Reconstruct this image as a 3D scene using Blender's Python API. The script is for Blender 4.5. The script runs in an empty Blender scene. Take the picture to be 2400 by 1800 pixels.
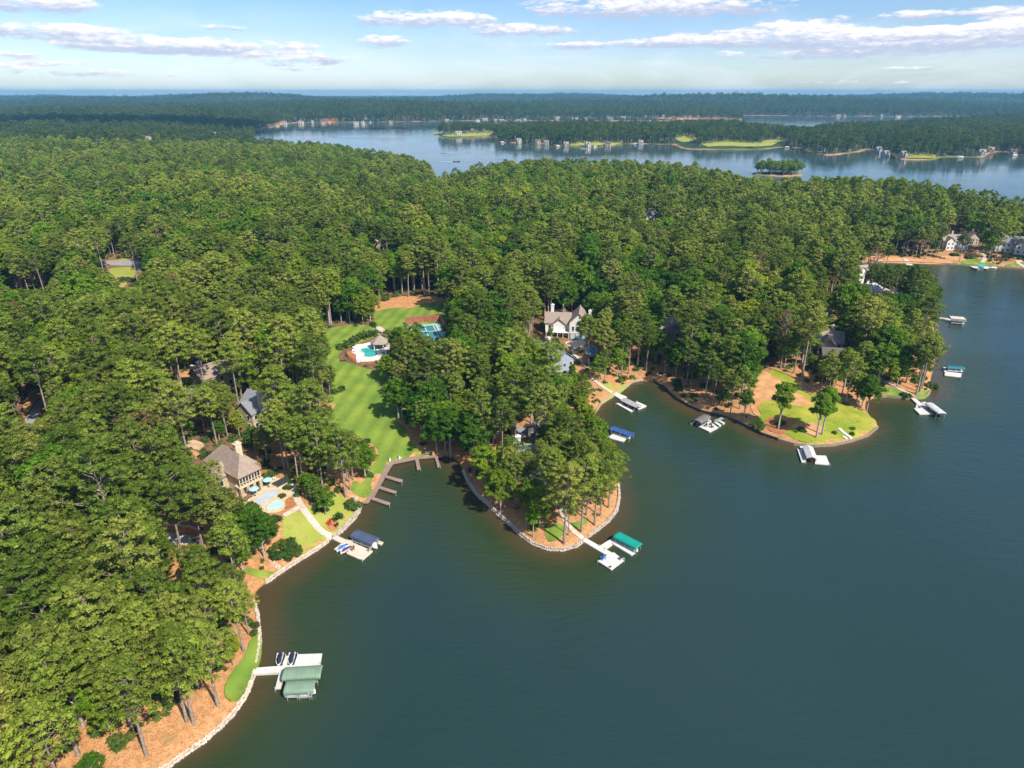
import bpy, math, random
import numpy as np
from mathutils import Vector, Matrix
from mathutils.geometry import delaunay_2d_cdt

SC = bpy.context.scene
C = SC.collection
R = math.radians

# ---------------------------------------------------------------- camera
CH = 100.0
PITCH = R(23.18)
FPX = 1600.0
camd = bpy.data.cameras.new('camera')
camd.sensor_width = 36.0
camd.lens = 24.0
camd.clip_start = 1.0
camd.clip_end = 60000.0
cam = bpy.data.objects.new('camera', camd)
cam.location = (0, 0, CH)
cam.rotation_euler = (math.pi/2 - PITCH, 0, 0)
C.objects.link(cam)
SC.camera = cam

# ---------------------------------------------------------------- sun, exposure
SUN_DIR = Vector((0.68, -0.74, 1.05)).normalized()      # towards the sun
SUN_EL = math.asin(SUN_DIR.z)
SUN_AZ = math.atan2(SUN_DIR.x, SUN_DIR.y)
sd = bpy.data.lights.new('sun', 'SUN')
sd.energy = 4.3
sd.angle = R(0.53)
sd.color = (1.0, 0.93, 0.80)
so = bpy.data.objects.new('sun', sd)
so.rotation_euler = SUN_DIR.to_track_quat('Z', 'Y').to_euler()
so.location = (0, 0, 400)
C.objects.link(so)
SC.view_settings.view_transform = 'Standard'
SC.view_settings.look = 'None'
SC.view_settings.exposure = 0.7
SC.view_settings.gamma = 1.0
SC.view_settings.use_curve_mapping = False
SC.cycles.max_bounces = 6
SC.cycles.diffuse_bounces = 3
SC.cycles.glossy_bounces = 2
SC.cycles.transmission_bounces = 2
SC.cycles.volume_bounces = 0
SC.cycles.transparent_max_bounces = 6
SC.cycles.caustics_reflective = False
SC.cycles.caustics_refractive = False
SC.cycles.sample_clamp_indirect = 4.0

# ---------------------------------------------------------------- node helper
class NT:
    def __init__(s, tree): s.t = tree; s.n = tree.nodes; s.l = tree.links
    def new(s, typ, **kw):
        n = s.n.new(typ)
        for k, v in kw.items(): setattr(n, k, v)
        return n
    def put(s, sock, v):
        if hasattr(v, 'is_output') or isinstance(v, bpy.types.NodeSocket): s.l.new(v, sock)
        else: sock.default_value = v
    def m(s, op, a, b=0.0, c=None, clamp=False):
        n = s.new('ShaderNodeMath', operation=op, use_clamp=clamp)
        s.put(n.inputs[0], a); s.put(n.inputs[1], b)
        if c is not None: s.put(n.inputs[2], c)
        return n.outputs[0]
    def mix(s, f, a, b):
        n = s.new('ShaderNodeMix', data_type='RGBA')
        s.put(n.inputs[0], f); s.put(n.inputs[6], a); s.put(n.inputs[7], b)
        return n.outputs[2]
    def rng(s, v, a, b, c=0.0, d=1.0, smooth=True):
        n = s.new('ShaderNodeMapRange', interpolation_type='SMOOTHSTEP' if smooth else 'LINEAR')
        s.put(n.inputs[0], v); n.inputs[1].default_value = a; n.inputs[2].default_value = b
        n.inputs[3].default_value = c; n.inputs[4].default_value = d
        return n.outputs[0]
    def noise(s, vec, scale, detail=3.0, rough=0.55, dist=0.0):
        n = s.new('ShaderNodeTexNoise')
        if vec is not None: s.l.new(vec, n.inputs['Vector'])
        n.inputs['Scale'].default_value = scale; n.inputs['Detail'].default_value = detail
        n.inputs['Roughness'].default_value = rough; n.inputs['Distortion'].default_value = dist
        return n.outputs[0]

def rgb(c): return (c[0], c[1], c[2], 1.0)

# ---------------------------------------------------------------- sky with clouds
def pix_dir(u, v):                       # photograph pixel (2400 x 1800) -> direction
    x = (u - 1200) / FPX; y = -(v - 900) / FPX
    d = Vector((x, math.cos(PITCH) + y*math.sin(PITCH), -math.sin(PITCH) + y*math.cos(PITCH)))
    return d.normalized()
K = 2400.0/2212.0
world = bpy.data.worlds.new('World')
SC.world = world
world.use_nodes = True
w = NT(world.node_tree)
for n in list(w.n): w.n.remove(n)
wo = w.new('ShaderNodeOutputWorld'); bg = w.new('ShaderNodeBackground')
sky = w.new('ShaderNodeTexSky', sky_type='NISHITA')
sky.sun_disc = False
sky.sun_elevation = SUN_EL
sky.sun_rotation = SUN_AZ
sky.altitude = 200; sky.air_density = 1.0; sky.dust_density = 1.2; sky.ozone_density = 1.5
tc = w.new('ShaderNodeTexCoord'); sep = w.new('ShaderNodeSeparateXYZ')
w.l.new(tc.outputs['Generated'], sep.inputs[0])
az = w.m('ARCTAN2', sep.outputs[0], sep.outputs[1])
el = w.m('ARCSINE', sep.outputs[2])
vc = w.new('ShaderNodeCombineXYZ')
w.put(vc.inputs[0], az); w.put(vc.inputs[1], w.m('MULTIPLY', el, 3.6))
nz = w.noise(vc.outputs[0], 17.0, 7.0, 0.62, 0.5)
nz2 = w.noise(vc.outputs[0], 60.0, 6.0, 0.65, 0.2)
CLOUDS = [(1400,16,235,22,1),(1150,-20,420,16,.8),(930,43,165,15,1),(1135,66,112,12,1),(828,90,62,12,1),(70,8,85,14,1),
 (70,66,100,13,1),(230,76,70,12,1),(420,100,190,15,1),(290,98,120,12,.9),(620,126,140,12,.8),(110,135,55,7,.7),(30,118,60,7,.7),
 (1700,66,110,16,1),(1930,86,260,20,1),(1640,84,260,13,.8),(2130,72,160,13,1),(2195,52,60,16,1),(2060,30,190,8,.8),(2080,95,190,7,.7),
 (1260,98,180,7,.6),(1480,92,170,9,.7),(1850,150,130,5,.5),(1870,180,120,5,.4),(1010,140,60,4,.45),(830,172,60,4,.4),(640,148,90,6,.45),(320,160,120,8,.4),(60,150,120,10,.5),
 (2150,198,160,5,.3),(500,60,60,5,.35),(1750,118,300,8,.5)]
W = None; VV = None
for (cx, cy, rx, ry, amp) in CLOUDS:
    d0 = pix_dir(cx*K, cy*K)
    a0 = math.atan2(d0.x, d0.y); e0 = math.asin(d0.z)
    ra = rx*K/FPX; re = ry*K/FPX
    dx = w.m('MULTIPLY', w.m('SUBTRACT', az, a0), 1/ra)
    dy = w.m('MULTIPLY', w.m('SUBTRACT', el, e0), 1/re)
    q = w.m('ADD', w.m('MULTIPLY', dx, dx), w.m('MULTIPLY', dy, dy))
    k = w.m('MULTIPLY', w.m('SUBTRACT', 1.7, q), amp/1.7)
    k = w.m('MAXIMUM', k, 0.0)
    kv = w.m('MULTIPLY', k, dy)
    W = k if W is None else w.m('ADD', W, k)
    VV = kv if VV is None else w.m('ADD', VV, kv)
vert = w.m('DIVIDE', VV, w.m('MAXIMUM', W, 0.001))
Wc = w.m('MINIMUM', W, 1.0)
dens = w.m('ADD', w.m('MULTIPLY', Wc, 1.25), w.m('ADD', w.m('MULTIPLY', w.m('SUBTRACT', nz, 0.52), 3.4), w.m('MULTIPLY', w.m('SUBTRACT', nz2, 0.5), 1.3)))
blob = w.rng(dens, 0.30, 1.05)
blob = w.m('MULTIPLY', blob, w.rng(Wc, 0.0, 0.25))
# scattered cumulus everywhere else: a flat layer seen in perspective
zc = w.m('MAXIMUM', sep.outputs[2], 0.02)
vp = w.new('ShaderNodeCombineXYZ')
w.put(vp.inputs[0], w.m('DIVIDE', sep.outputs[0], zc)); w.put(vp.inputs[1], w.m('DIVIDE', sep.outputs[1], zc))
nl = w.noise(vp.outputs[0], 0.8, 6.0, 0.55, 0.3)
layer = w.m('MULTIPLY', w.rng(nl, 0.58, 0.72), w.rng(el, R(6.0), R(11.0)))
# thin veil low on the horizon
nv = w.noise(vc.outputs[0], 6.0, 5.0, 0.6, 0.8)
veil = w.m('MULTIPLY', w.rng(nv, 0.35, 0.75), w.m('MULTIPLY', w.rng(el, R(7.5), R(1.0)), 0.45))
lit = w.m('ADD', w.m('MULTIPLY', vert, 0.62), w.m('ADD', 0.34, w.m('MULTIPLY', w.m('SUBTRACT', nz2, 0.5), 1.5)), clamp=True)
ccol = w.mix(w.rng(lit, 0.0, 0.85), (3.5, 3.95, 5.2, 1), (8.0, 7.5, 7.3, 1))
cr = w.new('ShaderNodeValToRGB'); w.put(cr.inputs[0], w.m('DIVIDE', el, R(24.0), clamp=True))
cr.color_ramp.elements[0].color = (.61, .69, .78, 1)
for pos, c_ in ((.125, (.385, .455, .61, 1)), (.26, (.29, .378, .495, 1)), (1.0, (.46, .52, .58, 1))):
    if pos < 1: e_ = cr.color_ramp.elements.new(pos)
    else: e_ = cr.color_ramp.elements[-1]
    e_.color = c_
tint = w.new('ShaderNodeMix', data_type='RGBA', blend_type='MULTIPLY'); tint.inputs[0].default_value = 1.0
w.l.new(sky.outputs[0], tint.inputs[6]); w.l.new(cr.outputs[0], tint.inputs[7])
dbl = w.new('ShaderNodeVectorMath', operation='SCALE'); w.l.new(tint.outputs[2], dbl.inputs[0]); dbl.inputs['Scale'].default_value = 2.0
base = w.mix(veil, dbl.outputs[0], (6.2, 6.8, 7.4, 1))
c1 = w.mix(w.m('MULTIPLY', layer, 0.8), base, (6.6, 6.7, 7.1, 1))
c2 = w.mix(w.m('MULTIPLY', blob, 0.9), c1, ccol)
w.l.new(c2, bg.inputs[0]); bg.inputs[1].default_value = 0.10
w.l.new(bg.outputs[0], wo.inputs[0])

# ---------------------------------------------------------------- projection between photograph and place
CP, SP = math.cos(PITCH), math.sin(PITCH)
def proj(x, y, z):
    dz = z - CH
    dep = y*CP - dz*SP
    up = y*SP + dz*CP
    return 1200 + FPX*x/dep, 900 - FPX*up/dep, dep
def ray(u, v):
    x = (u - 1200)/FPX; t = (v - 900)/FPX
    return x, CP - t*SP, -SP - t*CP
def at_z(u, v, z=0.0):
    rx, ry, rz = ray(u, v)
    s = (z - CH)/rz
    return (rx*s, ry*s)
def P22(pts, z=0.0): return [at_z(a*K, b*K, z) for a, b in pts]

# ---------------------------------------------------------------- shorelines
near_shore = P22([(363,1659),(400,1632),(440,1605),(475,1575),(505,1545),(535,1500),(549,1460),(556,1430),(562,1395),(561,1365),(557,1330),(549,1300),(553,1275),
 (575,1260),(600,1243),(630,1222),(660,1205),(690,1185),(712,1168),(728,1158),(748,1140),(766,1120),(775,1105),(777,1090),(790,1086),(805,1078),(822,1048),(846,1003),(890,992),(940,986),(975,985),
 (992,1000),(1003,1020),(1012,1045),(1030,1070),(1055,1092),(1075,1112),(1100,1133),(1125,1157),(1150,1176),(1180,1188),(1215,1190),(1245,1182),(1268,1165),(1290,1147),(1315,1127),(1332,1105),(1338,1075),
 (1336,1045),(1325,1010),(1305,975),(1290,945),(1284,915),(1288,890),(1300,872),(1320,858),(1345,840),(1368,826),(1388,822),(1412,826),(1430,836),(1446,850),(1462,864),(1490,880),(1515,891),(1545,898),(1575,906),(1610,922),(1645,940),
 (1680,952),(1715,962),(1760,966),(1800,964),(1840,955),(1875,943),(1896,925),(1893,912),(1880,900),(1868,885),(1870,868),(1890,860),(1915,858),(1940,861),(1975,863),(2000,857),(2010,846),(2008,830),(2012,810),
 (2018,785),(2022,760),(2020,730),(2016,700),(2012,670),(2000,640),(1975,615),(1930,600),(1890,590),(1862,582),(1850,575),(1862,568),(1900,567),(1950,567),(2000,569),(2070,572),(2140,577),(2212,581)])
near_shore += [(x, y) for x, y in P22([(2290,584),(2400,575)])]
far_edge = P22([(2330,440),(2212,423),(2125,403),(2050,393),(1975,383),(1900,379),(1841,377),(1758,378),(1700,379),(1640,376),(1591,370),(1525,352),(1440,347),(1354,343),(1250,340),(1154,338),(1080,342),(1011,354),(977,367),(937,370),
 (934,342),(900,332),(837,326),(780,316),(737,309),(680,304),(640,301),(593,298),(547,296)], 27.0)
mid_left = P22([(545,290),(535,284),(510,284),(483,284),(510,281),(537,280),(570,276),(600,273),(612,268),(640,265),(680,264.5),(733,264),(800,264),(860,263),(935,262),(1000,261),(1100,260.5),(1200,260.5),(1300,261),(1400,261),(1474,261),(1530,262),(1575,262),(1606,261),
 (1600,256),(1575,252),(1600,249.5),(1700,249.6),(1800,251),(1890,250.5),(1960,252),(2050,251),(2200,250)])
L1 = [(-62,60),(-75,45),(-95,0),(-200,-80),(-400,-150),(-16000,-150)]
L1 = [p for p in near_shore] + far_edge + mid_left + [(3300,3500),(5000,4200),(9000,6000),(15800,9000),(15800,15800),(-15800,15800),(-15800,-180),(-400,-160),(-200,-90),(-95,0),(-75,45)]
L2 = P22([(937,290),(945,295),(954,298),(1000,297),(1040,295),(1067,293),(1071,303),(1085,308),(1130,310),(1170,310.5),(1200,314),(1227,315.5),(1270,317),(1304,316.5),(1345,312),(1380,310.5),(1420,312),(1454,312),(1470,320),(1490,323),(1511,323),(1560,323),(1600,323.5),(1624,323),(1650,323),(1674,320),(1700,318),
 (1724,320),(1758,331),(1780,335),(1801,335.5),(1830,332),(1858,328),(1875,323),(1895,325),(1924,332),(1938,343),(1960,346),(2021,345.5),(2034,340),(2070,339),(2124,340.5),(2141,330),(2165,328),(2190,332),(2212,338),(2300,345),(2400,340)])
L2 += [(1500,1500),(2600,2600),(2600,3050)] + P22([(1990,256),(1975,258.5),(1900,260),(1808,263),(1775,268),(1748,272.5),(1700,267),(1608,263),(1500,262.5),(1237,262.5),(1100,264),(1000,265),(937,268),(933,280)], 25.0)
_ic = at_z(1681*K, 377*K)
L3 = [(_ic[0] + 33*math.cos(a)*(1+.1*math.sin(3*a)), _ic[1] + 26*math.sin(a)*(1+.1*math.cos(2*a))) for a in np.linspace(0, 2*math.pi, 22)[:-1]]
# small far pools of water seen between the hills (left of centre)
PONDS = [P22([(540,234.5),(600,233.2),(680,233.5),(735,233.0),(735,235.0),(640,235.2),(580,235.2)]), P22([(650,226.0),(700,224.6),(800,224.8),(800,226.0),(740,226.4)])]

def smooth_poly(pts, n=1):
    for _ in range(n):
        q = []
        for i in range(len(pts)):
            a = pts[i]; b = pts[(i+1) % len(pts)]
            q.append((a[0]*.75+b[0]*.25, a[1]*.75+b[1]*.25)); q.append((a[0]*.25+b[0]*.75, a[1]*.25+b[1]*.75))
        pts = q
    return pts

def sdf_poly(px, py, poly):
    """signed distance, positive inside"""
    A = np.array(poly, dtype=np.float64); B = np.roll(A, -1, axis=0)
    out = np.empty(px.shape[0]); CHK = 20000
    for s in range(0, len(px), CHK):
        x = px[s:s+CHK][:, None]; y = py[s:s+CHK][:, None]
        ex = (B[:, 0]-A[:, 0])[None]; ey = (B[:, 1]-A[:, 1])[None]
        wx = x - A[:, 0][None]; wy = y - A[:, 1][None]
        t = np.clip((wx*ex + wy*ey)/(ex*ex+ey*ey+1e-12), 0, 1)
        d2 = ((wx-ex*t)**2 + (wy-ey*t)**2).min(axis=1)
        c = ((A[:, 1][None] > y) != (B[:, 1][None] > y)) & (x < ex*(y - A[:, 1][None])/np.where(np.abs(ey) < 1e-9, 1e-9, ey) + A[:, 0][None])
        ins = (c.sum(axis=1) % 2) == 1
        d = np.sqrt(d2)
        out[s:s+CHK] = np.where(ins, d, -d)
    return out
def inside(px, py, poly):
    A = np.array(poly, dtype=np.float64); B = np.roll(A, -1, axis=0)
    ins = np.zeros(px.shape[0], bool)
    for i in range(len(A)):
        ey = B[i, 1]-A[i, 1]
        if abs(ey) < 1e-9: continue
        c = ((A[i, 1] > py) != (B[i, 1] > py)) & (px < (B[i, 0]-A[i, 0])*(py-A[i, 1])/ey + A[i, 0])
        ins ^= c
    return ins

def land(px, py):
    px = np.atleast_1d(np.asarray(px, float)); py = np.atleast_1d(np.asarray(py, float))
    d = sdf_poly(px, py, L1)
    m = (py > 1000)
    if m.any():
        d[m] = np.maximum(d[m], sdf_poly(px[m], py[m], L2))
    m = (py > 600) & (py < 1200)
    if m.any(): d[m] = np.maximum(d[m], sdf_poly(px[m], py[m], L3))
    m = (py > 4000)
    if m.any():
        for pd in PONDS: d[m] = np.minimum(d[m], -sdf_poly(px[m], py[m], pd))
    return d
PADS = []          # (x, y, r_flat, r_blend, z)
def ss(a, b, x):
    t = np.clip((x-a)/(b-a), 0, 1); return t*t*(3-2*t)
def height(px, py, d=None, pads=True):
    px = np.atleast_1d(np.asarray(px, float)); py = np.atleast_1d(np.asarray(py, float))
    if d is None: d = land(px, py)
    h = 0.85*ss(-0.2, 1.3, d) + 6.0*(1-np.exp(-np.maximum(d, 0)/55)) + 6.0*(1-np.exp(-np.maximum(d, 0)/330))
    n = (np.sin(px*.011+py*.007+1.1)+np.sin(py*.013-px*.005+.4)+.6*np.sin(px*.031+1.7)*np.sin(py*.027)+.35*np.sin(px*.07+py*.05))
    h = h + n*2.3*ss(15, 170, d)
    n2 = np.sin(px*.0021+py*.0009+.6)+np.sin(py*.0017-px*.0013+2.0)+.6*np.sin(px*.0047+py*.0031)
    far = ss(2600, 5200, py)*(1-ss(6500, 11000, py))
    h = h + far*ss(0, 600, d)*(20 + 12*n2) - ss(6500, 11000, py)*8
    h = h + ss(1000, 1500, py)*ss(20, 300, d)*n2*3.0
    h = np.where(d < 0, np.maximum(-4.0, d*0.55) + 0.0, h)
    if pads:
        for (x, y, r0, r1, z) in PADS:
            rr = np.hypot(px-x, py-y)
            k = 1-ss(r0, r1, rr)
            h = h*(1-k) + z*k
    return h
_ts = np.concatenate([np.linspace(45, 420, 376), np.linspace(421, 1500, 400), np.linspace(1505, 6000, 400)])
def G(u, v, dz=0.0):
    """the point of the ground (plus dz) seen at photograph pixel u, v"""
    rx, ry, rz = ray(u, v)
    s = _ts/ry
    X = rx*s; Y = _ts; Z = CH + rz*s - dz
    y1 = (0-CH)/rz*ry if rz < 0 else 6000
    y0 = max(45, y1*0.70)
    m = (Y >= y0-4) & (Y <= y1*1.03+6)
    X, Y, Z = X[m], Y[m], Z[m]
    if len(X) == 0: q = at_z(u, v); return (q[0], q[1], 0.0)
    H = np.maximum(height(X, Y), 0.0)
    k = np.argmax(Z <= H)
    if k == 0: k = len(Z)-1 if Z[0] > H[0] else 1
    a = Z[k-1]-H[k-1]; b = Z[k]-H[k]
    t = a/(a-b) if abs(a-b) > 1e-9 else 0
    t = min(max(t, 0), 1)
    return (X[k-1]+(X[k]-X[k-1])*t, Y[k-1]+(Y[k]-Y[k-1])*t, H[k-1]+(H[k]-H[k-1])*t)
def G22(pts): return [G(a*K, b*K) for a, b in pts]
def HZ(x, y): return float(max(height([x], [y])[0], 0.0))
class View:                        # a magnified crop of the photograph, its own coordinates
    def __init__(s, x0, y0, wdt, full=2212.0): s.x0, s.y0, s.f = x0, y0, wdt/full
    def px(s, a, b): return s.x0 + a*s.f, s.y0 + b*s.f
    def g(s, a, b): return G(*s.px(a, b))
    def z(s, a, b, z): q = at_z(*s.px(a, b), z); return (q[0], q[1], z)
    def gs(s, pts): return [s.g(*p) for p in pts]
    def zs(s, pts, z): return [s.z(a, b, z) for a, b in pts]

vDA = View(560, 1480, 240); vDB = View(700, 1180, 240); vDC = View(1320, 1200, 240); vHS = View(480, 1020, 280)
vPO = View(780, 680, 280); vHW = View(1250, 700, 240); vDF = View(1400, 880, 320); vDG = View(1840, 900, 400)
vLW = View(700, 940, 360); vLB = View(560, 1120, 300, 1914.0); vPT = View(1740, 780, 500); vCP = View(1100, 980, 400, 2074.0)
vRB = View(2000, 520, 400); vLF = View(0, 560, 400); vBL = View(0, 1200, 800); vHL = View(380, 800, 320); vDR = View(340, 1160, 320, 1269.0)
vM = View(0, 0, 2400, 2212.0)

def pad(p, r0, r1, z=None):
    PADS.append((p[0], p[1], r0, r1, p[2] if z is None else z))
pad(vPO.g(640, 1170), 13, 24)                 # club pool deck
pad(vPO.g(1850, 760), 17, 27)                 # tennis court
pad(vHS.g(1150, 1080), 13, 24, 4.0)           # stone house terrace
HAZE = 8.5e-5
# ---------------------------------------------------------------- materials
def mat(name, col, rough=0.7, col2=None, scale=4.0, detail=3.0, bump=0.0, bscale=None, metal=0.0, spec=0.5, lo=0.35, hi=0.65, rnd=0.0, coords='Object', extra=None):
    m = bpy.data.materials.new(name); m.use_nodes = True
    t = NT(m.node_tree); b = m.node_tree.nodes['Principled BSDF']
    b.inputs['Roughness'].default_value = rough; b.inputs['Metallic'].default_value = metal
    b.inputs['Specular IOR Level'].default_value = spec
    tcn = t.new('ShaderNodeTexCoord'); vec = tcn.outputs[coords]
    c = None
    if col2 is not None:
        f = t.rng(t.noise(vec, scale, detail), lo, hi)
        c = t.mix(f, rgb(col), rgb(col2))
    if rnd > 0:
        oi = t.new('ShaderNodeObjectInfo')
        h = t.new('ShaderNodeHueSaturation')
        t.put(h.inputs['Value'], t.m('ADD', 1-rnd/2, t.m('MULTIPLY', oi.outputs['Random'], rnd)))
        t.put(h.inputs['Color'], c if c is not None else rgb(col)); c = h.outputs[0]
    t.put(b.inputs['Base Color'], c if c is not None else rgb(col))
    if bump:
        bn = t.new('ShaderNodeBump'); bn.inputs['Strength'].default_value = 1.0; bn.inputs['Distance'].default_value = bump
        t.l.new(t.noise(vec, bscale or scale*4, 4.0), bn.inputs['Height']); t.l.new(bn.outputs[0], b.inputs['Normal'])
    if extra: extra(t, b, vec, c)
    return m

def leafmat(name, dark, light, other, warm=0.0):
    """foliage: colour differs from tree to tree and from tuft to tuft; thin leaves let some light through"""
    m = bpy.data.materials.new(name); m.use_nodes = True
    t = NT(m.node_tree)
    for n in list(t.n): t.n.remove(n)
    out = t.new('ShaderNodeOutputMaterial')
    oi = t.new('ShaderNodeObjectInfo')
    at = t.new('ShaderNodeAttribute'); at.attribute_name = 'tone'
    c = t.mix(t.rng(oi.outputs['Random'], 0.1, 0.9), rgb(dark), rgb(light))
    r2 = t.m('FRACT', t.m('MULTIPLY', oi.outputs['Random'], 17.31))
    c = t.mix(t.m('MULTIPLY', t.rng(r2, 0.55, 1.0), 0.8), c, rgb(other))
    pn = t.noise(oi.outputs['Location'], 0.012, 2.0)
    hs = t.new('ShaderNodeHueSaturation')
    t.l.new(c, hs.inputs['Color'])
    t.put(hs.inputs['Value'], t.m('ADD', t.m('MULTIPLY', at.outputs['Fac'], 0.68), t.rng(pn, 0.35, 0.65, 0.56, 0.86)))
    t.put(hs.inputs['Hue'], t.m('ADD', t.m('MULTIPLY', at.outputs['Fac'], -0.012), t.rng(pn, 0.35, 0.65, 0.515, 0.495)))
    d = t.new('ShaderNodeBsdfPrincipled'); d.inputs['Roughness'].default_value = 0.55; d.inputs['Specular IOR Level'].default_value = 0.06
    tr = t.new('ShaderNodeBsdfTranslucent')
    t.l.new(hs.outputs[0], d.inputs['Base Color'])
    tcx = t.mix(0.35, hs.outputs[0], (0.20, 0.26, 0.02, 1)); t.l.new(tcx, tr.inputs[0])
    mx = t.new('ShaderNodeMixShader'); mx.inputs[0].default_value = 0.38
    t.l.new(d.outputs[0], mx.inputs[1]); t.l.new(tr.outputs[0], mx.inputs[2]); t.l.new(mx.outputs[0], out.inputs[0])
    return m

M = {}
M['pine'] = leafmat('pine_needles', (.108,.160,.021), (.218,.292,.040), (.290,.312,.060))
M['leaf'] = leafmat('broad_leaves', (.062,.148,.012), (.145,.262,.018), (.255,.300,.022))
M['pine_far_shaded'] = leafmat('shaded_distant_pine_needles', (.045,.082,.014), (.088,.132,.018), (.125,.142,.022))  # darker copy of the needles: shade among far crowns put into the colour
M['leaf_far_shaded'] = leafmat('shaded_distant_broad_leaves', (.034,.084,.013), (.072,.134,.016), (.118,.158,.018))  # darker copy of the leaves, crown shade included in the base colour
M['dry'] = leafmat('dry_leaves', (.20,.11,.06), (.26,.15,.08), (.28,.11,.04))
M['bark'] = mat('pine_bark', (.20,.15,.12), .9, (.34,.27,.22), 1.5, bump=.05)
M['bark2'] = mat('oak_bark', (.26,.23,.20), .9, (.42,.39,.35), 1.2, bump=.04)
M['shrub'] = leafmat('shrub_leaves', (.045,.095,.022), (.085,.14,.03), (.12,.16,.03))
M['hedge'] = leafmat('hedge_leaves', (.055,.095,.020), (.075,.13,.022), (.14,.13,.02))

def _ground(t, b, vec, c):
    g = t.new('ShaderNodeNewGeometry'); P = g.outputs['Position']
    s = t.new('ShaderNodeSeparateXYZ'); t.l.new(P, s.inputs[0])
    at = t.new('ShaderNodeAttribute'); at.attribute_name = 'shore'; d = at.outputs['Fac']
    n1 = t.noise(P, .05, 4.0); n2 = t.noise(P, .9, 4.0); n3 = t.noise(P, 3.5, 3.0)
    straw = t.mix(t.rng(n2, .3, .7), (.42,.195,.078,1), (.58,.305,.135,1))
    straw = t.mix(t.rng(n3, .45, .75), straw, (.22,.11,.055,1))
    straw = t.mix(t.m('MULTIPLY', t.rng(t.noise(P, .22, 4.0, .65), .5, .7), .6), straw, (.24,.20,.09,1))
    litter = t.mix(t.rng(n2, .3, .7), (.13,.080,.045,1), (.23,.13,.075,1))
    litter = t.mix(t.rng(n3, .5, .7), litter, (.05,.06,.02,1))
    f = t.m('ADD', t.rng(d, 12, 60, 0, 1), t.m('MULTIPLY', t.m('SUBTRACT', n1, .5), 1.2), clamp=True)
    c1 = t.mix(f, straw, litter)
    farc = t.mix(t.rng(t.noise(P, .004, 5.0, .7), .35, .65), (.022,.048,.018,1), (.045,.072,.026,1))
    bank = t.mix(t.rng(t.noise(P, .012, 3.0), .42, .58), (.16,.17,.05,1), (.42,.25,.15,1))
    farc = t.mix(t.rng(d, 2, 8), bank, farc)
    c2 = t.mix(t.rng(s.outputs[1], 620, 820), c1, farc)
    bed = t.mix(t.rng(d, -.6, .5), (.10,.055,.025,1), c2)
    t.l.new(bed, b.inputs['Base Color'])
    bn = t.new('ShaderNodeBump'); bn.inputs['Distance'].default_value = .12
    t.l.new(n3, bn.inputs['Height']); t.l.new(bn.outputs[0], b.inputs['Normal'])
M['ground'] = mat('pine_straw_ground', (.3,.2,.1), .95, extra=_ground, spec=.15)

def _water(t, b, vec, c):
    g = t.new('ShaderNodeNewGeometry'); P = g.outputs['Position']
    at = t.new('ShaderNodeAttribute'); at.attribute_name = 'shore'; d = at.outputs['Fac']
    n = t.noise(P, .02, 3.0)
    dn = t.m('ADD', d, t.m('MULTIPLY', t.m('SUBTRACT', n, .5), 14.0))
    big = t.rng(t.noise(P, .006, 2.0), .3, .7)
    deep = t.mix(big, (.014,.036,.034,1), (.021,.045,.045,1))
    sp = t.new('ShaderNodeSeparateXYZ'); t.l.new(P, sp.inputs[0]); deep = t.mix(t.rng(sp.outputs[1], 500, 1200), deep, (.045,.080,.090,1))  # far water painted paler, standing in for sky reflected by ripples
    mid = t.mix(t.rng(dn, -30, -5), deep, (.026,.044,.018,1))
    sh = t.mix(t.rng(dn, -8, -0.5), mid, (.062,.046,.020,1))
    t.l.new(sh, b.inputs['Base Color'])
    b.inputs['IOR'].default_value = 1.333
    mp = t.new('ShaderNodeMapping'); t.l.new(P, mp.inputs[0]); mp.inputs['Rotation'].default_value = (0, 0, R(32)); mp.inputs['Scale'].default_value = (.45, 1.5, 1)
    w1 = t.noise(mp.outputs[0], .55, 4.0, .6, .3)
    w2 = t.noise(mp.outputs[0], .09, 3.0, .55, .6)
    gust = t.rng(t.noise(P, .012, 3.0, .6, 1.0), .35, .68)
    hgt = t.m('ADD', t.m('MULTIPLY', w1, t.m('ADD', .5, t.m('MULTIPLY', gust, .7))), t.m('MULTIPLY', w2, .7))
    sy = t.new('ShaderNodeSeparateXYZ'); t.l.new(P, sy.inputs[0])
    calm = t.rng(sy.outputs[1], 230, 900, 1.0, .15)          # open reach near by is ruffled, the far reaches lie calmer
    hgt = t.m('MULTIPLY', hgt, calm)
    bn = t.new('ShaderNodeBump'); bn.inputs['Distance'].default_value = .24; bn.inputs['Strength'].default_value = 1.0
    t.l.new(hgt, bn.inputs['Height']); t.l.new(bn.outputs[0], b.inputs['Normal'])
    t.put(b.inputs['Roughness'], t.m('MULTIPLY', t.m('ADD', .5, t.m('MULTIPLY', calm, .5)), t.m('ADD', .08, t.m('MULTIPLY', gust, .06))))
M['water'] = mat('lake_water', (.02,.05,.05), .1, extra=_water)

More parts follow.
